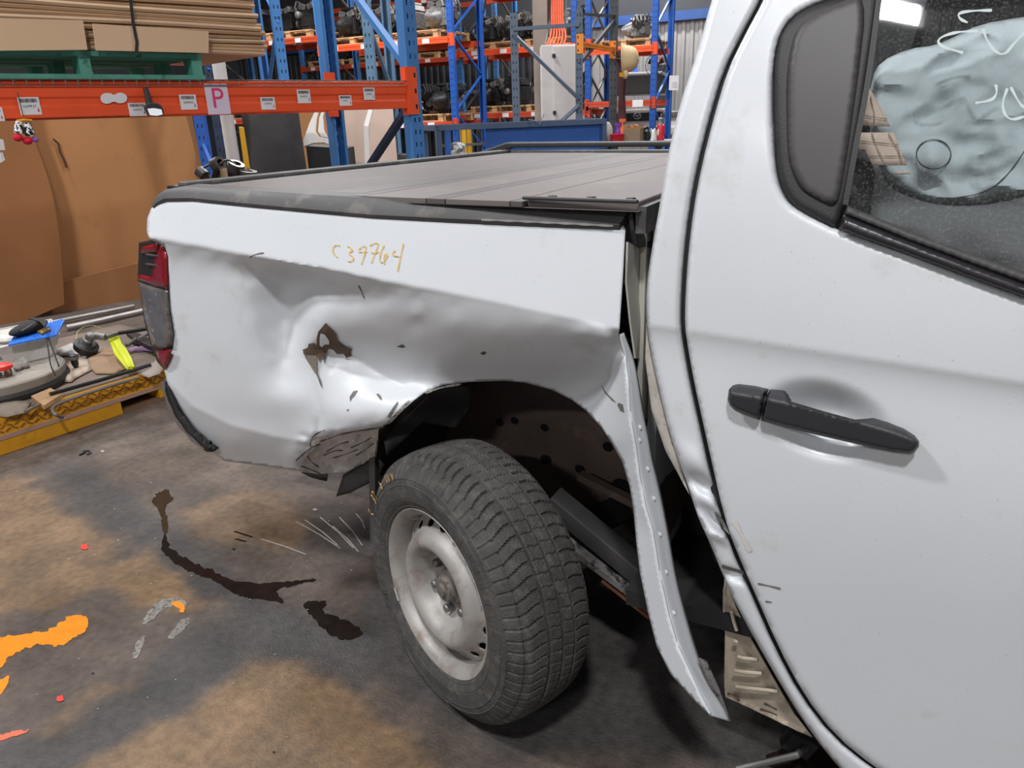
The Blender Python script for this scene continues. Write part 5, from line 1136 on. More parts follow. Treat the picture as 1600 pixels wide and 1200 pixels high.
for q in (((72, 524), (76, 550), (79, 572), (86, 586)), ((74, 524), (82, 545), (92, 572))):
    pp = [onZ(x, y, ZD+.125-.045*i) if i < 3 else on_drum(x, y, .006) for i, (x, y) in enumerate(q)]; MB().tube(smooth_poly(pp, 2, False), .004, 6).build('strap', MATS['black_fabric'], PO)
# red capped jar and bits
c_ = on_drum(8, 588); JR = thing('capped_jar', 'small jar of coloured bits with a bright red lid on the drum', 'jar', c_); T = Matrix.Translation(V(c_))
MB().lathe([(0, 0), (.032, 0), (.036, .01), (.036, .04), (.03, .045)], 24, T).build('jar_body', glass_mat('jar_glass', (.8, .82, .82), dust=.05), JR, smooth=True)
MB().lathe([(.04, .04), (.046, .046), (.046, .062), (.036, .068), (0, .068)], 24, T).build('jar_lid', mat('red_lid', (226, 46, 38), rough=.45), JR, smooth=True, sharp=40)
for k, cc in enumerate(((208, 40, 46), (236, 190, 40), (70, 80, 150))): MB().sphere(c_+np.array([.02*cos(k*2.1), .02*sin(k*2.1), .014]), .012, nu=10, nv=8).build('coloured_bit', mat('bit_%d' % k, cc, rough=.5), JR, smooth=True)
for x, y, nm in ((28, 575, 'small grey stone lying behind the red lid jar'), (38, 572, 'larger grey stone beside the plastic tub foot')):
    m_ = MB(); m_.sphere(on_drum(x, y, .012), (.03, .022, .016), Matrix.Rotation(x, 3, 'Z'), 8, 5); tag(m_.build('grey_stone', mat('stone_grey', (128, 118, 110), rough=.9, var=.2), None), nm, 'stone')
tag(MB().lathe([(0, 0), (.03, 0), (.04, .05), (.038, .08), (0, .08)], 20, Matrix.Translation(V(on_drum(-16, 566)))).build('plastic_flask', EB, None, smooth=True), 'black plastic flask beside the tub on the drum', 'flask')
# string trimmer
ST = thing('string_trimmer', 'string trimmer head with a lime yellow guard lying on the platform', 'trimmer', on_deck(150, 560))
hc = onZ(135, 541, DZ+.06); ax = (CU*.55+CR*.35-CF*.3); ax = V(ax).normalized(); q = ax.to_track_quat('Z', 'Y').to_matrix().to_4x4(); T = Matrix.Translation(V(hc)) @ q
MB().lathe([(0, -.03), (.055, -.03), (.068, -.022), (.068, .012), (.055, .018), (.045, .03), (.03, .034), (0, .036)], 32, T).build('spool_head', mat('spool_black', (44, 44, 44), rough=.5), ST, smooth=True, sharp=35)
MB().lathe([(.026, .03), (.028, .05), (.022, .056), (.024, .075), (.02, .09), (0, .092)], 20, T).build('gear_case', ALU, ST, smooth=True, sharp=40)
a = T @ Vector((0, 0, .065)); b = V(onZ(165, 527, DZ+.12)); c2 = V(onZ(182, 521, DZ+.12)); MB().tube([a, (a+b)/2+Vector((0, 0, .01)), b], [.02, .022, .02], 12).build('gear_neck', ALU, ST, smooth=True)
MB().tube([b, c2], .016, 12).build('shaft_collar', GREYM, ST, smooth=True)
MB().tube([c2, V(onZ(228, 514, DZ+.11)), V(onZ(300, 500, DZ+.1))], .012, 10).build('shaft', EB, ST, smooth=True)
LIME = mat('lime_plastic', (206, 214, 20), rough=.4, var=.06)
g_ = [(168, 527), (186, 524), (190, 536), (198, 545), (206, 560), (210, 572), (198, 576), (188, 564), (178, 552), (174, 540)]
gm = MB(); up_ = [onZ(x, y, DZ+.10-.0011*(y-524)) for x, y in g_]; gm.prism(up_, (0, 0, -.012)); gm.build('guard', LIME, ST, bevel=.003)
MB().prism([onZ(x, y, DZ+.11-.0011*(y-524)) for x, y in ((176, 533), (183, 531), (200, 562), (206, 572), (200, 573))], (0, 0, -.02)).build('guard_rib', LIME, ST)
ln = [onZ(x, y, DZ+z_) for x, y, z_ in ((121, 537, .06), (118, 527, .08), (122, 516, .1), (132, 510, .11), (146, 508, .11), (156, 512, .1), (160, 512, .1))]; MB().tube(smooth_poly(ln, 2, False), .0018, 5).build('cutting_line', mat('line_yellow', (200, 184, 110), rough=.5), ST)
# rags, cardboard, rope, bars
def rag(name, pts_, mt, label, cat='rag', h_=.03, seed=0, off=0.0):
    P, F_ = tri_region(pts_, 5); m_ = MB(); m_.add([onZ(x, y, DZ+.006+off+h_*(.5+.5*noise.noise((x/14, y/9, seed)))*min(1, e_/7)) for (x, y), e_ in zip(P, seg_dist(P, pts_))], F_)
    return tag(m_.build(name, mt, None, smooth=True, solid=.003), label, cat)
rag('cotton_rag', [(92, 592), (100, 570), (116, 552), (138, 562), (143, 578), (128, 586), (117, 592), (112, 597), (92, 597)], mat('beige_rag', (182, 164, 146), rough=.9, var=.1, scale=12), 'crumpled beige cotton rag lying beside the round drum', seed=1)
rag('cotton_rag', [(90, 545), (112, 536), (122, 545), (140, 556), (130, 560), (104, 556), (92, 556)], mat('white_rag', (202, 198, 194), rough=.9, var=.06), 'crumpled white rag under the trimmer head', seed=2)
rag('cardboard_scrap', [(138, 560), (160, 545), (180, 540), (200, 575), (178, 584), (150, 584), (140, 574)], mat('scrap_card', (150, 122, 98), rough=.9, var=.15, scale=6), 'torn brown cardboard scrap beneath the lime guard', 'cardboard scrap', .015, 3)
rag('plastic_sheet', [(216, 585), (230, 572), (246, 562), (256, 575), (250, 584), (232, 590)], mat('dusty_film', (176, 164, 154), rough=.6, var=.1), 'crumpled grey plastic film by the tail of the truck', 'plastic film', .03, 4)
rag('paper_scrap', [(-10, 628), (20, 624), (48, 628), (40, 645), (10, 652), (-10, 650)], mat('grey_paper_scrap', (140, 126, 112), rough=.9, var=.12, scale=8), 'crumpled grey paper in front of the round drum', 'paper scrap', .03, 5, -.0)
bt = thing('hose_fitting', 'black and chrome hose fitting standing on the beige rag', 'fitting', on_deck(118, 574)); T = Matrix.Translation(V(on_deck(119, 575, .02)))
MB().lathe([(0, 0), (.012, 0), (.014, .012), (.018, .02), (.02, .05), (.024, .055), (.024, .075), (.018, .08), (0, .082)], 16, T).build('fitting_body', EB, bt, smooth=True, sharp=35)
MB().lathe([(.025, .052), (.026, .056), (.026, .066), (.025, .07)], 16, T).build('chrome_band', GREYM, bt)
tag(MB().tube([on_deck(78, 616, .03), on_deck(160, 593, .03), on_deck(235, 570, .03)], .011, 10).build('black_tube', EB, None, smooth=True), 'straight black steel tube lying along the front edge of the platform', 'tube')
m_ = MB(); m_.tube(smooth_poly([on_deck(98, 652, -.05), on_deck(84, 648, -.01), on_deck(80, 638, .0), on_deck(90, 630, .012), on_deck(150, 610, .012), on_deck(215, 590, .012)], 2, False), .008, 8)
tag(m_.build('bent_rod', GREYM, None, smooth=True), 'bent grey steel rod hooked over the checker plate', 'rod')
tag(MB().prism([on_deck(x, y) for x, y in ((50, 625), (80, 612), (98, 622), (70, 640))], (0, 0, .022)).build('timber_offcut', WOOD, None), 'short flat timber offcut between the drum and the black tube', 'timber')
tag(MB().tube([on_deck(40, 643, .012), on_deck(62, 632, .014)], .008, 8).build('steel_spanner', GREYM, None, smooth=True), 'short bright steel bar beside the grey paper scrap', 'bar')
rp = [on_deck(x, y, .02) for x, y in ((200, 548), (212, 545), (224, 544), (236, 546), (250, 545))]; m_ = MB()
for k in range(3): m_.tube([p+np.array([.006*cos(i*1.7+k*2.1), .006*sin(i*1.7+k*2.1), .008*sin(i*1.7+k*2.1)]) for i, p in enumerate(dens(rp, .02, False))], .008, 6)
tag(m_.build('braided_rope', mat('lilac_rope', (184, 150, 190), rough=.9, var=.1, scale=30), None, smooth=True), 'lilac braided rope lying beside the lime guard', 'rope')
lc = thing('black_linkage', 'black plastic bracket with two short pipes beside the tail lamp', 'bracket', on_deck(225, 535))
MB().prism([on_deck(x, y, .03) for x, y in ((198, 526), (216, 526), (246, 540), (256, 548), (240, 550), (214, 538))], (0, 0, .03)).build('bracket_body', EB, lc, bevel=.006)
for q in (((198, 540), (212, 530)), ((216, 530), (232, 521))): MB().tube([on_deck(*q[0], .05), on_deck(*q[1], .06)], .011, 10).build('pipe', GREYM, lc, smooth=True)
for q, nm in ((((-40, 523), (60, 508), (209, 478)), 'thin long aluminium tube on the floor nearest the cardboard'), (((104, 512), (160, 500), (225, 485), (300, 468)), 'thicker aluminium tube on the floor behind the string trimmer')):
    tag(MB().tube([onZ(x, y, .03) for x, y in q], .022 if 'thick' in nm else .016, 12).build('aluminium_tube', mat('tube_alu', (176, 174, 172), rough=.4, metal=.5), None, smooth=True), nm, 'tube')
cl_ = thing('plastic_clip', 'small black plastic clip lying on the bare floor', 'clip', onZ(132, 708)); MB().bar(onZ(124, 711, .004), onZ(133, 707, .004), .008, .008).build('clip_arm', EB, cl_); MB().tube([onZ(x, y, .006) for x, y in ((130, 705), (138, 704), (142, 707), (136, 710))], .004, 6).build('clip_loop', EB, cl_)

# ---- between the near rack and the rear racks
p = atD(357, 200, 5.9); tag(MB().tube([(p[0], p[1], 0), (p[0], p[1], 2.6)], .05, 24).build('white_pipe', mat('white_pvc', (206, 204, 200), rough=.5, var=.08, scale=3), None, smooth=True), 'upright white plastic pipe behind the sign with the pink letter', 'pipe')
RKF = thing('pallet_rack', 'dark navy rack frame beside the upright white pipe', 'rack', atD(330, 200, 6.6)*[1, 1, 0])
for x, d, mt in ((316, 6.9, BLUED), (345, 6.5, mat('navy_post', (34, 50, 78), rough=.5))): p = atD(x, 220, d); post(RKF, (p[0], p[1]), 3.2, (0.5, -.86), mt)
p0, p1 = atD(316, 220, 6.9), atD(345, 220, 6.5); MB().bar((p0[0], p0[1], 1.3), (p1[0], p1[1], .7), .03, .035).build('brace', BLUED, RKF); MB().bar((p0[0], p0[1], 2.4), (p1[0], p1[1], 1.9), .03, .035).build('brace', BLUED, RKF)
def slab(name, pts_, d, mt, label, cat, th=.02, foot=True):
    q = [atD(x, y, d) for x, y in pts_]
    if foot:     # carry the two lowest corners to the floor
        q = list(q)
        for i in sorted(range(len(q)), key=lambda i: q[i][2])[:2]: q[i] = np.array([q[i][0], q[i][1], 0.0])
    n_ = CF*[1, 1, 0]; n_ /= np.linalg.norm(n_)
    return tag(MB().prism(q, n_*th).build(name, mt, None), label, cat)
slab('yellow_wedge', [(373, 198), (379, 199), (391, 272), (380, 272)], 5.5, mat('yellow_sheet', (226, 172, 22), rough=.5, var=.06), 'narrow yellow steel guard standing beside the white pipe', 'guard', .03)
slab('scuffed_board', [(372, 150), (455, 150), (466, 178), (484, 272), (400, 292)], 6.0, mat('scuffed_black_board', (46, 45, 45), rough=.7, var=.3, scale=6, rgb2=(76, 74, 72), th=.64), 'large scuffed black board standing behind the yellow guard', 'board')
slab('tan_board', [(448, 150), (545, 150), (545, 230), (480, 260)], 7.4, CARD2, 'tan board standing behind the white fender', 'board')
slab('pale_board', [(528, 150), (612, 150), (622, 262), (534, 262)], 7.1, mat('pale_pink_board', (206, 180, 164), rough=.8, var=.05), 'pale pinkish board leaning between the blue rack posts', 'board')
slab('black_crate', [(478, 228), (540, 232), (545, 285), (484, 285)], 6.6, mat('black_box', (24, 24, 26), rough=.7), 'plain black crate under the white fender', 'crate', .4)
FW = mat('white_fender_paint', (226, 222, 216), rough=.35, var=.03)
Z9 = lambda p: zp(300, 160, .2375, p)
fe = thing('car_fender', 'white car fender standing on end on the black box', 'fender', atD(500, 232, 6.45))
for q in ([(824, 20), (842, 20), (820, 110), (812, 190), (835, 225), (890, 238), (936, 246), (936, 306), (906, 304), (896, 276), (865, 266), (800, 268), (735, 292), (732, 250), (770, 140)], [(868, 20), (892, 20), (862, 90), (868, 180), (892, 232), (850, 226), (828, 190), (836, 100)]):
    q3 = [atD(x, y, 6.45+.0008*(y-200)) for x, y in Z9(q)]; MB().prism(q3, CF*.02).build('fender_skin', FW, fe, bevel=.004)
slab('car_fender', Z9([(1168, 20), (1190, 40), (1160, 160), (1110, 325), (1068, 282), (1130, 150)]), 6.5, FW, 'slim white fender edge behind the navy diagonal brace', 'fender', .02)
TYM = mat('stack_tyre', (38, 37, 38), rough=.8)
p = atD(600, 246, 7.9); k = 0
for z in (.11, .33, .55, .77, 1.0): 
    T = Matrix.Translation((p[0], p[1], z)); m_ = MB(); m_.lathe([(.2, -.1), (.3, -.11), (.33, -.06), (.33, .06), (.3, .11), (.2, .1), (.19, 0), (.2, -.1)], 32, T)
    tag(m_.build('stacked_tyre', TYM, None, smooth=True), 'black tyre in the stack behind the truck tailgate', 'tyre', 'tyres stacked behind the tailgate')
# scrap crate with struts
p = atD(350, 285, 5.0); ztop = float(p[2])-.0
SCt = thing('scrap_crate', 'grey steel crate standing behind the truck tail', 'crate', (p[0], p[1], 0)); MB().box((p[0], p[1], ztop/2), (.5, .5, ztop)).build('crate_body', GREYM, SCt, bevel=.01)
for s in (-.22, .22):
    MB().box((p[0]+s, p[1]-.24, ztop*.5), (.04, .04, ztop)).build('corner_post', GREYM, SCt)
RUST = mat('dusty_part_metal', (116, 100, 90), rough=.7, metal=.3, var=.25, scale=14)
rs = random.Random(5)
for x, y, L_, r_, a, nm in ((338, 275, .16, .035, 1.3, 'dark spring strut standing in the scrap crate'), (356, 270, .14, .04, .5, 'rusty bracket arm leaning in the scrap crate'), (372, 278, .15, .045, .2, 'brown control arm lying in the scrap crate'), (326, 283, .12, .03, 2.2, 'pale alloy knuckle in the scrap crate'), (362, 288, .2, .03, .1, 'long dusty pipe lying in the scrap crate')):
    t_ = thing('suspension_part', nm, 'car part', atD(x, y, 5.0)); c_ = atD(x, y, 5.0); dv = np.array([cos(a), .3*cos(a), sin(a)])
    MB().tube([c_-dv*L_/2, c_, c_+dv*L_/2+np.array([0, .02, .01])], [r_, r_*.8, r_*.9], 12).build('arm', RUST if x != 338 else EB, t_, smooth=True)
    MB().lathe([(r_*.7, -.03), (r_*1.3, -.03), (r_*1.3, .03), (r_*.7, .03)], 16, Matrix.Translation(V(c_+dv*L_/2)) @ Matrix.Rotation(a, 4, 'Y')).build('bush', GREYM, t_, smooth=True)
q = [atD(x, y, 4.94) for x, y in ((343, 264), (354, 262), (358, 286), (347, 288))]; tag(MB().prism(q, CF*.01).build('wooden_tag', mat('pale_tag', (222, 200, 160), rough=.8), None), 'pale blank tag tucked among the scrap crate parts', 'tag')
m_ = MB(); m_.tube(smooth_poly([atD(x, y, 4.95) for x, y in ((318, 262), (330, 256), (344, 258), (352, 249), (362, 252), (370, 262), (378, 268))], 2, False), .008, 7); tag(m_.build('bent_wire', GREYM, None, smooth=True), 'bent steel wire looped over the scrap crate', 'wire')

# ---- blue trolley bin
b0, b1 = atD(684, 203, 6.3), atD(943, 184, 6.85); bd = (b1-b0)*[1, 1, 0]; BLn = np.linalg.norm(bd); bd /= BLn; bn = np.array([-bd[1], bd[0], 0]); bn = bn if bn[1] > 0 else -bn
ZT = 1.385
def Bp(s, t_, z): return np.array([b0[0], b0[1], 0])+bd*s*BLn+bn*t_+UP*z
BN = mat('bin_blue', (48, 92, 164), rough=.5, var=.1, scale=4, rgb2=(40, 66, 120), th=.64); BNR = mat('bin_rim_grey_blue', (74, 90, 116), rough=.5, var=.12)
BT = thing('steel_bin', 'blue steel scrap bin with an open mesh end behind the bed cover', 'bin', Bp(.5, .3, 0))
for s, t_ in ((0, 0), (.05, .0), (1, 0), (0, .4), (1, .4)): MB().bar(Bp(s, t_, 0), Bp(s, t_, ZT), .045, .045, bd).build('corner_post', BNR if s != .05 else BN, BT)
MB().prism([Bp(.27, .0, .35), Bp(1, .0, .35), Bp(1, .0, ZT-.02), Bp(.27, .0, ZT-.02)], bn*.006).build('side_sheet', BN, BT)
MB().prism([Bp(0.4, .4, .35), Bp(1, .4, .35), Bp(1, .4, ZT+.01), Bp(.4, .4, ZT+.01)], bn*.006).build('side_sheet', BN, BT)
MB().prism([Bp(1, 0, .35), Bp(1, .4, .35), Bp(1, .4, ZT), Bp(1, 0, ZT)], bd*.006).build('side_sheet', BN, BT)
for t_ in (0, .4): MB().bar(Bp(0, t_, ZT), Bp(1.005, t_, ZT), .05, .045).build('top_rim', BNR, BT)
MB().bar(Bp(1, -.02, ZT), Bp(1, .42, ZT), .05, .045).build('top_rim', BNR, BT); MB().bar(Bp(0, 0, ZT), Bp(0, .4, ZT), .05, .045).build('top_rim', BNR, BT)
for z in (1.24, 1.1): MB().bar(Bp(0, 0, z), Bp(.27, 0, z), .02, .02).build('mesh_rail', GREYM, BT)
for k in range(9): MB().tube([Bp(.03*k+.01, .0, .5), Bp(.03*k+.01, .0, ZT)], .004, 5).build('mesh_wire', GREYM, BT)
MB().prism([Bp(0, 0, .35), Bp(1, 0, .35), Bp(1, .4, .35), Bp(0, .4, .35)], (0, 0, .02)).build('bin_floor', BNR, BT)
tag(MB().box((*Bp(.09, .3, .7)[:2], .68), (.3, .35, .58)).build('rag_bag', mat('dark_sack', (40, 38, 38), rough=.9), None, bevel=.06), 'dark sack standing inside the mesh end of the blue bin', 'sack')
m_ = MB(); c_ = atD(712, 236, 6.4); rq = random.Random(2)
for k in range(9): m_.tube(smooth_poly([c_+np.array([rq.uniform(-.09, .09), rq.uniform(-.05, .05), rq.uniform(-.06, .07)]) for j in range(4)], 2, False), .016, 7)
tag(m_.build('white_rags', mat('grey_white_rag', (176, 176, 174), rough=.9, var=.1), None, smooth=True), 'bundle of twisted grey white rags in the blue bin mesh end', 'rags')
yb_ = atD(728, 215, 7.2); YBt = thing('safety_bollard', 'yellow steel bollard behind the blue bin', 'bollard', (yb_[0], yb_[1], 0)); MB().tube([(yb_[0], yb_[1], 0), (yb_[0], yb_[1], 1.38)], .055, 20).build('tube', mat('bollard_yellow', (232, 170, 24), rough=.5), YBt, smooth=True); MB().lathe([(.11, 0), (.11, .012), (.0, .012)], 20, Matrix.Translation((yb_[0], yb_[1], 0))).build('base_plate', GREYM, YBt)
w0 = MB(); w0.tube([atD(x, y, 6.55) for x, y in ((825, 187), (838, 189), (843, 194), (850, 178))], .004, 5); tag(w0.build('tie_wire', GREYM, None), 'bent tie wire hooked on the rim of the blue bin', 'wire')
# ---- grey empty rack
gA, gB, gC = np.array([-4.44, 7.62, 0]), np.array([-3.73, 7.97, 0]), np.array([-3.73, 9.23, 0]); gD = gA+(gC-gB)
GR = thing('pallet_rack', 'empty grey rack frame with an orange top beam in front of the cabinet', 'rack', gA)
for p, ht in ((gA, 2.62), (gB, 2.64)): post(GR, p, ht, (.35, -.94), GREYB, .085, .08, False)
post(GR, gC, 3.6, (.35, -.94), mat('dark_grey_post', (72, 74, 78), rough=.6, var=.15), .11, .09)
for (a, b, z0, z1) in ((gA, gB, 2.44, 2.46), (gA, gB, 2.38, 1.62), (gB, gA, 1.55, .9), (gB, gC, 2.02, 2.60)): MB().bar(a+UP*z0, b+UP*z1, .04, .045, (0, 1, 0)).build('brace', GREYB if b is not gC else MATS['dark_grey_post'], GR)
beam(GR, gB, gC, 2.28, .06, mat('amber_beam', (236, 140, 44), rough=.5)); connector(GR, gB, (.35, -.94), 2.25, MATS['amber_beam'], 1, .22); connector(GR, gC, (.35, -.94), 2.25, MATS['amber_beam'], -1, .22)
MB().bar(gB+UP*2.58, gC+UP*2.66, .03, .03).build('tie_bar', MATS['dark_grey_post'], GR)
# ---- column, cabinet, cables
cc0 = atD(841, 100, 11.5); tag(MB().box((cc0[0], cc0[1]+.1, ROOF/2), (.22, .22, ROOF), Matrix.Rotation(.4, 3, 'Z')).build('concrete_column', mat('bare_concrete', (140, 128, 118), rough=.85, var=.15, scale=3), None), 'square concrete building column beside the grey electrical cabinet', 'column')['kind'] = 'structure'
k0, k1 = atD(864, 120, 11.0), atD(897, 120, 11.0); kd = (k1-k0)*[1, 1, 0]; KW = np.linalg.norm(kd); kd /= KW; kn = np.array([-kd[1], kd[0], 0]); kn = kn if kn[1] > 0 else -kn; KZ = float(atD(880, 71, 11.0)[2])
EC = thing('electrical_cabinet', 'tall light grey electrical cabinet below the orange cables', 'cabinet', k0*[1, 1, 0])
def Kp(s, t_, z): return k0*[1, 1, 0]+kd*s+kn*t_+UP*z
CG = mat('cabinet_grey', (198, 192, 190), rough=.5, var=.03, scale=2)
MB().prism([Kp(-.17, .0, .1), Kp(KW+.05, .0, .1), Kp(KW+.05, .45, .1), Kp(-.17, .45, .1)], (0, 0, KZ-.1)).build('body', CG, EC, bevel=.008)
MB().prism([Kp(.005, -.02, .14), Kp(KW+.05, -.02, .14), Kp(KW+.05, 0, .14), Kp(.005, 0, .14)], (0, 0, KZ-.16)).build('door', CG, EC, bevel=.005)
MB().prism([Kp(-.17, .02, 0), Kp(KW+.04, .02, 0), Kp(KW+.04, .43, 0), Kp(-.17, .43, 0)], (0, 0, .1)).build('plinth', DARK, EC)
for y in (88, 176):
    z = float(atD(866, y, 11)[2]); MB().box(Kp(.015, -.03, z), (.04, .03, .05)).build('lock', INK, EC)
OC = mat('orange_cable', (224, 84, 44), rough=.5, var=.08)
for k in range(6):
    xt = 862+k*3.4; xb = 860+k*6.2; m_ = MB(); m_.tube(smooth_poly([atD(xt, -60, 11.25), atD(xt, 20, 11.25), atD(xt+.3, 40, 11.25), atD((xt+xb)/2, 55, 11.22), Kp(.02+k*.05-.1, .2, KZ)], 2, False), .014, 8)
    tag(m_.build('power_cable', OC, None, smooth=True), 'orange power cable dropping into the electrical cabinet, %s from the concrete column' % ORD[k], 'cable', 'orange cables above the cabinet')
for k, x in enumerate((856.5, 859, 884)):
    m_ = MB(); m_.tube([atD(x, -60, 11.3), atD(x, 50, 11.3), Kp(-.1+k*.12, .3, KZ)], .013, 8); tag(m_.build('grey_conduit', GREYM, None, smooth=True), 'grey conduit running beside the orange cables', 'conduit', 'conduits above the cabinet')
# ---- hat, jacket on the dark post
hp = atD(984, 92, 9.85); HT = thing('sun_hat', 'cream sun hat hanging on the dark grey rack post', 'hat', hp); HM = mat('cream_straw', (214, 188, 146), rough=.85, var=.06, scale=20)
Mh = Matrix.Translation(V(hp)) @ V(CR*.95-CF*.2).normalized().to_track_quat('Z', 'Y').to_matrix().to_4x4()
MB().lathe([(.185, -.09), (.18, -.08), (.165, -.03), (.15, .03), (.12, .08), (.06, .11), (0, .118)], 28, Mh).build('crown', HM, HT, smooth=True, solid=.006); MB().lathe([(.205, -.1), (.19, -.088), (.178, -.08)], 28, Mh).build('brim', HM, HT, smooth=True, solid=.006)
MB().tube([hp, np.array([gC[0], gC[1]-.03, hp[2]+.03])], .008, 6).build('hook', GREYM, HT)
m_ = MB(); m_.sphere(atD(977, 116, 9.85), (.04, .04, .06)); m_.build('chin_strap', HM, HT, smooth=True)
jp = [(962, 80), (972, 76), (976, 110), (974, 150), (976, 192), (964, 196), (966, 150)]; q = [onY(x, y, 9.16) for x, y in jp]; tag(MB().prism(q, (0, .09, 0)).build('work_jacket', mat('maroon_cloth', (70, 34, 36), rough=.9, var=.15, scale=10), None, bevel=.01), 'maroon work jacket hanging down the dark grey post', 'jacket')
tag(MB().box(atD(971.5, 116.5, 9.75), (.06, .02, .05)).build('yellow_tag', YELL, None), 'small yellow tag on the hanging maroon jacket', 'tag')
# ---- bench and its clutter behind the truck
bz = float(atD(1000, 220, 7.0)[2]); bc = atD(1010, 220, 7.0); WBn = thing('work_bench', 'steel work bench hidden behind the truck bed with clutter on it', 'bench', (bc[0], bc[1], 0))
MB().box((bc[0]+.03, bc[1]+.06, bz-.02), (.84, .36, .04), Matrix.Rotation(.45, 3, 'Z')).build('bench_top', GREYM, WBn)
for sx in (-.36, .36):
    for sy in (-.13, .13): q = Matrix.Rotation(.45, 3, 'Z') @ Vector((sx, sy, 0)); MB().box((bc[0]+.03+q.x, bc[1]+.06+q.y, (bz-.04)/2), (.05, .05, bz-.04)).build('leg', GREYM, WBn)
def bench(x, y=219): return atD(x, y, 7.0)*[1, 1, 0]+UP*bz
S7 = 7.0/FPX
c_ = bench(962.5); T = Matrix.Translation(V(c_)); bk = thing('red_bucket', 'small red plastic bucket on the work bench', 'bucket', c_); MB().lathe([(0, 0), (.062, 0), (.072, .058), (.077, .06), (.077, .068), (.07, .068), (.06, .01)], 28, T).build('bucket_body', mat('red_bucket', (206, 26, 44), rough=.4), bk, smooth=True, sharp=40)
MB().tube([c_+np.array([-.075, 0, .06]), c_+np.array([0, -.07, .02]), c_+np.array([.075, 0, .06])], .003, 6).build('bucket_handle', GREYM, bk)
c_ = bench(990); t_ = thing('open_carton', 'open brown carton of scrap on the work bench', 'carton', c_); MB().box(c_+UP*.055, (.16, .12, .11)).build('carton_body', mat('grey_brown_card', (140, 118, 98), rough=.9, var=.1), t_)
for k in range(4): MB().box(c_+np.array([-.06+k*.04, -.02, .12]), (.05, .06, .03), Matrix.Rotation(k, 3, 'Y')).build('carton_flap', CARD2, t_)
c_ = bench(1011); tag(MB().lathe([(0, 0), (.028, 0), (.028, .08), (.012, .1), (.012, .125), (0, .125)], 18, Matrix.Translation(V(c_))).build('dark_bottle', EB, None, smooth=True), 'dark bottle standing between the carton and the white cloth', 'bottle')
m_ = MB(); c_ = bench(1021)
rows = []
for i in range(9):
    a = i/8; rows.append([c_+np.array([.13*(b-.5)*(1-.7*a), .07*sin(b*9)*(1-a)-.02, .1*a+.008*sin(i+b*7)]) for b in np.linspace(0, 1, 11)])
m_.grid(rows); tag(m_.build('white_cloth', mat('white_tissue', (222, 224, 220), rough=.9, var=.03), None, smooth=True, solid=.004), 'peaked white paper cloth on the work bench', 'cloth')
c_ = bench(1032); cn = thing('spray_can', 'red and white spray can with a silver top on the bench', 'can', c_); T = Matrix.Translation(V(c_)); MB().lathe([(0, 0), (.035, 0), (.036, .13), (.03, .14)], 22, T).build('can_body', mat('red_can', (206, 34, 52), rough=.3, rgb2=(232, 226, 226), th=.6, tw=.02, scale=6), cn, smooth=True, sharp=40); MB().lathe([(.03, .138), (.026, .15), (.026, .19), (.018, .2), (0, .2)], 20, T).build('can_cap', ALU, cn, smooth=True)
c_ = bench(949); m_ = MB(); m_.sphere(c_+UP*.08, (.05, .05, .1), None, 14, 10); tag(m_.build('cloth_bundle', mat('grey_cloth', (178, 172, 166), rough=.9, var=.1), None, smooth=True), 'grey cloth bundle beside the red bucket', 'cloth')
for x, h_, cc, nm in ((960, .16, (112, 44, 160), 'purple spray bottle behind the red bucket'), (967, .2, (214, 104, 50), 'orange handled tool standing behind the red bucket')):
    c_ = bench(x, 217); t_ = thing('handled_bottle', nm, 'bottle', c_); T = Matrix.Translation(V(c_+np.array([0, .1, 0]))); MB().lathe([(0, 0), (.03, 0), (.03, h_*.5), (.01, h_*.75), (.01, h_*.85), (0, h_*.85)], 16, T).build('bottle_body', mat('b_%d' % x, cc, rough=.4), t_, smooth=True); MB().box(c_+np.array([0, .1, h_*.92]), (.06, .02, .03)).build('trigger', mat('b_%d' % x, cc), t_)
# ---- car front behind, fan, posters
p = atD(995.6, 181, 15.4); CZ = float(p[2])
CF_ = thing('white_car', 'white car with its bonnet propped open behind the far rack', 'car', (p[0], p[1], 0)); Mc = Matrix.Rotation(.35, 4, 'Z')
def cq(x, y, z): v = Mc @ Vector((x, y, 0)); return np.array([p[0]+v.x, p[1]+v.y, CZ+z])
def cbox(n, x, y, z, sx, sy, sz, mt, bv=.02): q = MB().box(cq(x, y, z), (sx, sy, sz), Mc.to_3x3()); return q.build(n, mt, CF_, bevel=bv)
cbox('body', 0, .9, -.25, 1.7, 1.7, .5, FW, .08); cbox('grille', 0, -.0, -.02, .95, .06, .16, INK); cbox('front_panel', 0, .05, .10, 1.4, .16, .06, FW, .02); cbox('bumper', 0, -.02, -.3, 1.65, .2, .22, FW, .06); cbox('lower_grille', 0, -.1, -.3, 1.0, .06, .14, INK)
for s in (-1, 1): cbox('headlamp', s*.68, .02, .02, .36, .1, .12, ALU, .03)
hd = [cq(x, y, z) for x, y, z in ((-.62, .9, .42), (.62, .9, .42), (.66, .5, .74), (.5, .35, .82), (-.5, .35, .82), (-.66, .5, .74))]; MB().prism(hd, (0, .03, .03)).build('bonnet', mat('bonnet_underside', (60, 60, 62), rough=.6), CF_)
m_ = MB(); m_.tube(hd+[hd[0]], .03, 8); m_.build('bonnet_edge', mat('grey_bonnet_edge', (168, 168, 166), rough=.4), CF_, smooth=True)
m_ = MB(); m_.tube([cq(.075*cos(a), -.04, .0+.058*sin(a)) for a in np.linspace(0, 2*pi, 24)], .009, 6); m_.tube([cq(x, -.045, z) for x, z in ((-.062, .024), (-.03, .016), (0, -.022), (.03, .016), (.062, .024))], .009, 6); m_.build('emblem', mat('badge_chrome', (210, 210, 212), rough=.2, metal=.8), CF_, smooth=True)
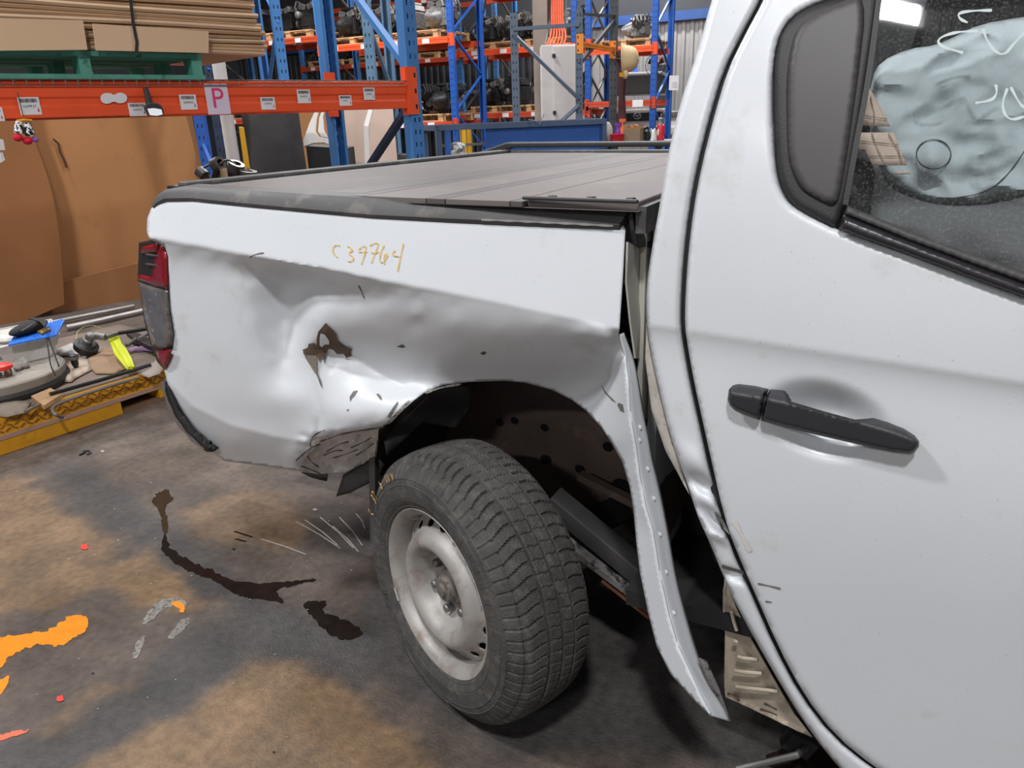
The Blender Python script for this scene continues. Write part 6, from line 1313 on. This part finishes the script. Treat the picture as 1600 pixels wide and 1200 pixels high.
for sx in (-.6, .6):
    for sy in (.2, 1.5): MB().box(cq(sx, sy, 0)*[1, 1, 0]+UP*((CZ-.5)/2), (.12, .12, CZ-.5)).build('stand', GREYM, CF_)
fc = atD(1025, 102, 14.6); FNn = thing('pedestal_fan', 'black pedestal fan in a round wire cage in front of the metal wall', 'fan', (fc[0], fc[1], 0)); fm = Matrix.Translation(V(fc)) @ Matrix.Rotation(pi/2, 4, 'X') 
m_ = MB()
for r_ in (.20, .13, .07): m_.tube([fm @ Vector((r_*cos(a), r_*sin(a), .05)) for a in np.linspace(0, 2*pi, 32)], .006 if r_ > .15 else .003, 5)
for k in range(16): m_.tube([fm @ Vector((.03*cos(k*pi/8), .03*sin(k*pi/8), .06)), fm @ Vector((.2*cos(k*pi/8), .2*sin(k*pi/8), .05))], .002, 4)
m_.build('cage', EB, FNn)
for k in range(3): a = k*2*pi/3+.5; MB().add([fm @ Vector(q) for q in ((.02*cos(a), .02*sin(a), .0), (.18*cos(a-.3), .18*sin(a-.3), .02), (.18*cos(a+.35), .18*sin(a+.35), -.02))], [(0, 1, 2)]).build('blade', EB, FNn, solid=.004)
MB().lathe([(0, -.1), (.05, -.1), (.05, .03), (0, .04)], 16, fm).build('motor', EB, FNn, smooth=True); MB().tube([(fc[0], fc[1]+.05, 0), (fc[0], fc[1]+.05, fc[2])], .02, 10).build('pole', EB, FNn); MB().lathe([(.22, 0), (.22, .02), (0, .04)], 24, Matrix.Translation((fc[0], fc[1]+.05, 0))).build('base', EB, FNn)
p = atD(1036, 110, 16.9); tag(MB().box((p[0], p[1], 1.2), (.3, .25, 2.4)).build('steel_locker', mat('charcoal_cabinet', (62, 64, 70), rough=.5), None, bevel=.01), 'charcoal locker standing against the metal wall beside the fan', 'locker')
p2_ = onY(1032, 95, p[1]-.128); tag(MB().box(p2_, (.07, .01, .14)).build('red_notice', mat('red_notice', (206, 60, 60), rough=.6), None), 'small red notice on the charcoal locker', 'notice')
p = atD(1055, 130, 14.0); nt = thing('paper_notice', 'white printed paper notice taped to the deep blue rack post', 'notice', p); q = [onY(x, y, 13.712) for x, y in ((1046, 118), (1061, 118), (1060, 141), (1045, 141))]; MB().prism(q, (0, .006, 0)).build('sheet', PAPER, nt)
for y in (129, 131.5, 134, 136.5): MB().bar(onY(1050.5, y, 13.71), onY(1058.5, y, 13.71), .004, .006).build('text_line', mat('faint_print', (150, 150, 158), rough=.7), nt)
p = atD(992, 118, 17.0); tag(MB().prism([atD(x, y, 17.0) for x, y in ((987, 104), (997, 102), (996.5, 128), (988, 128))], CF*.03).build('blue_sign', mat('sign_blue', (28, 92, 200), rough=.5), None), 'blue vertical sign on the corrugated metal wall', 'sign')
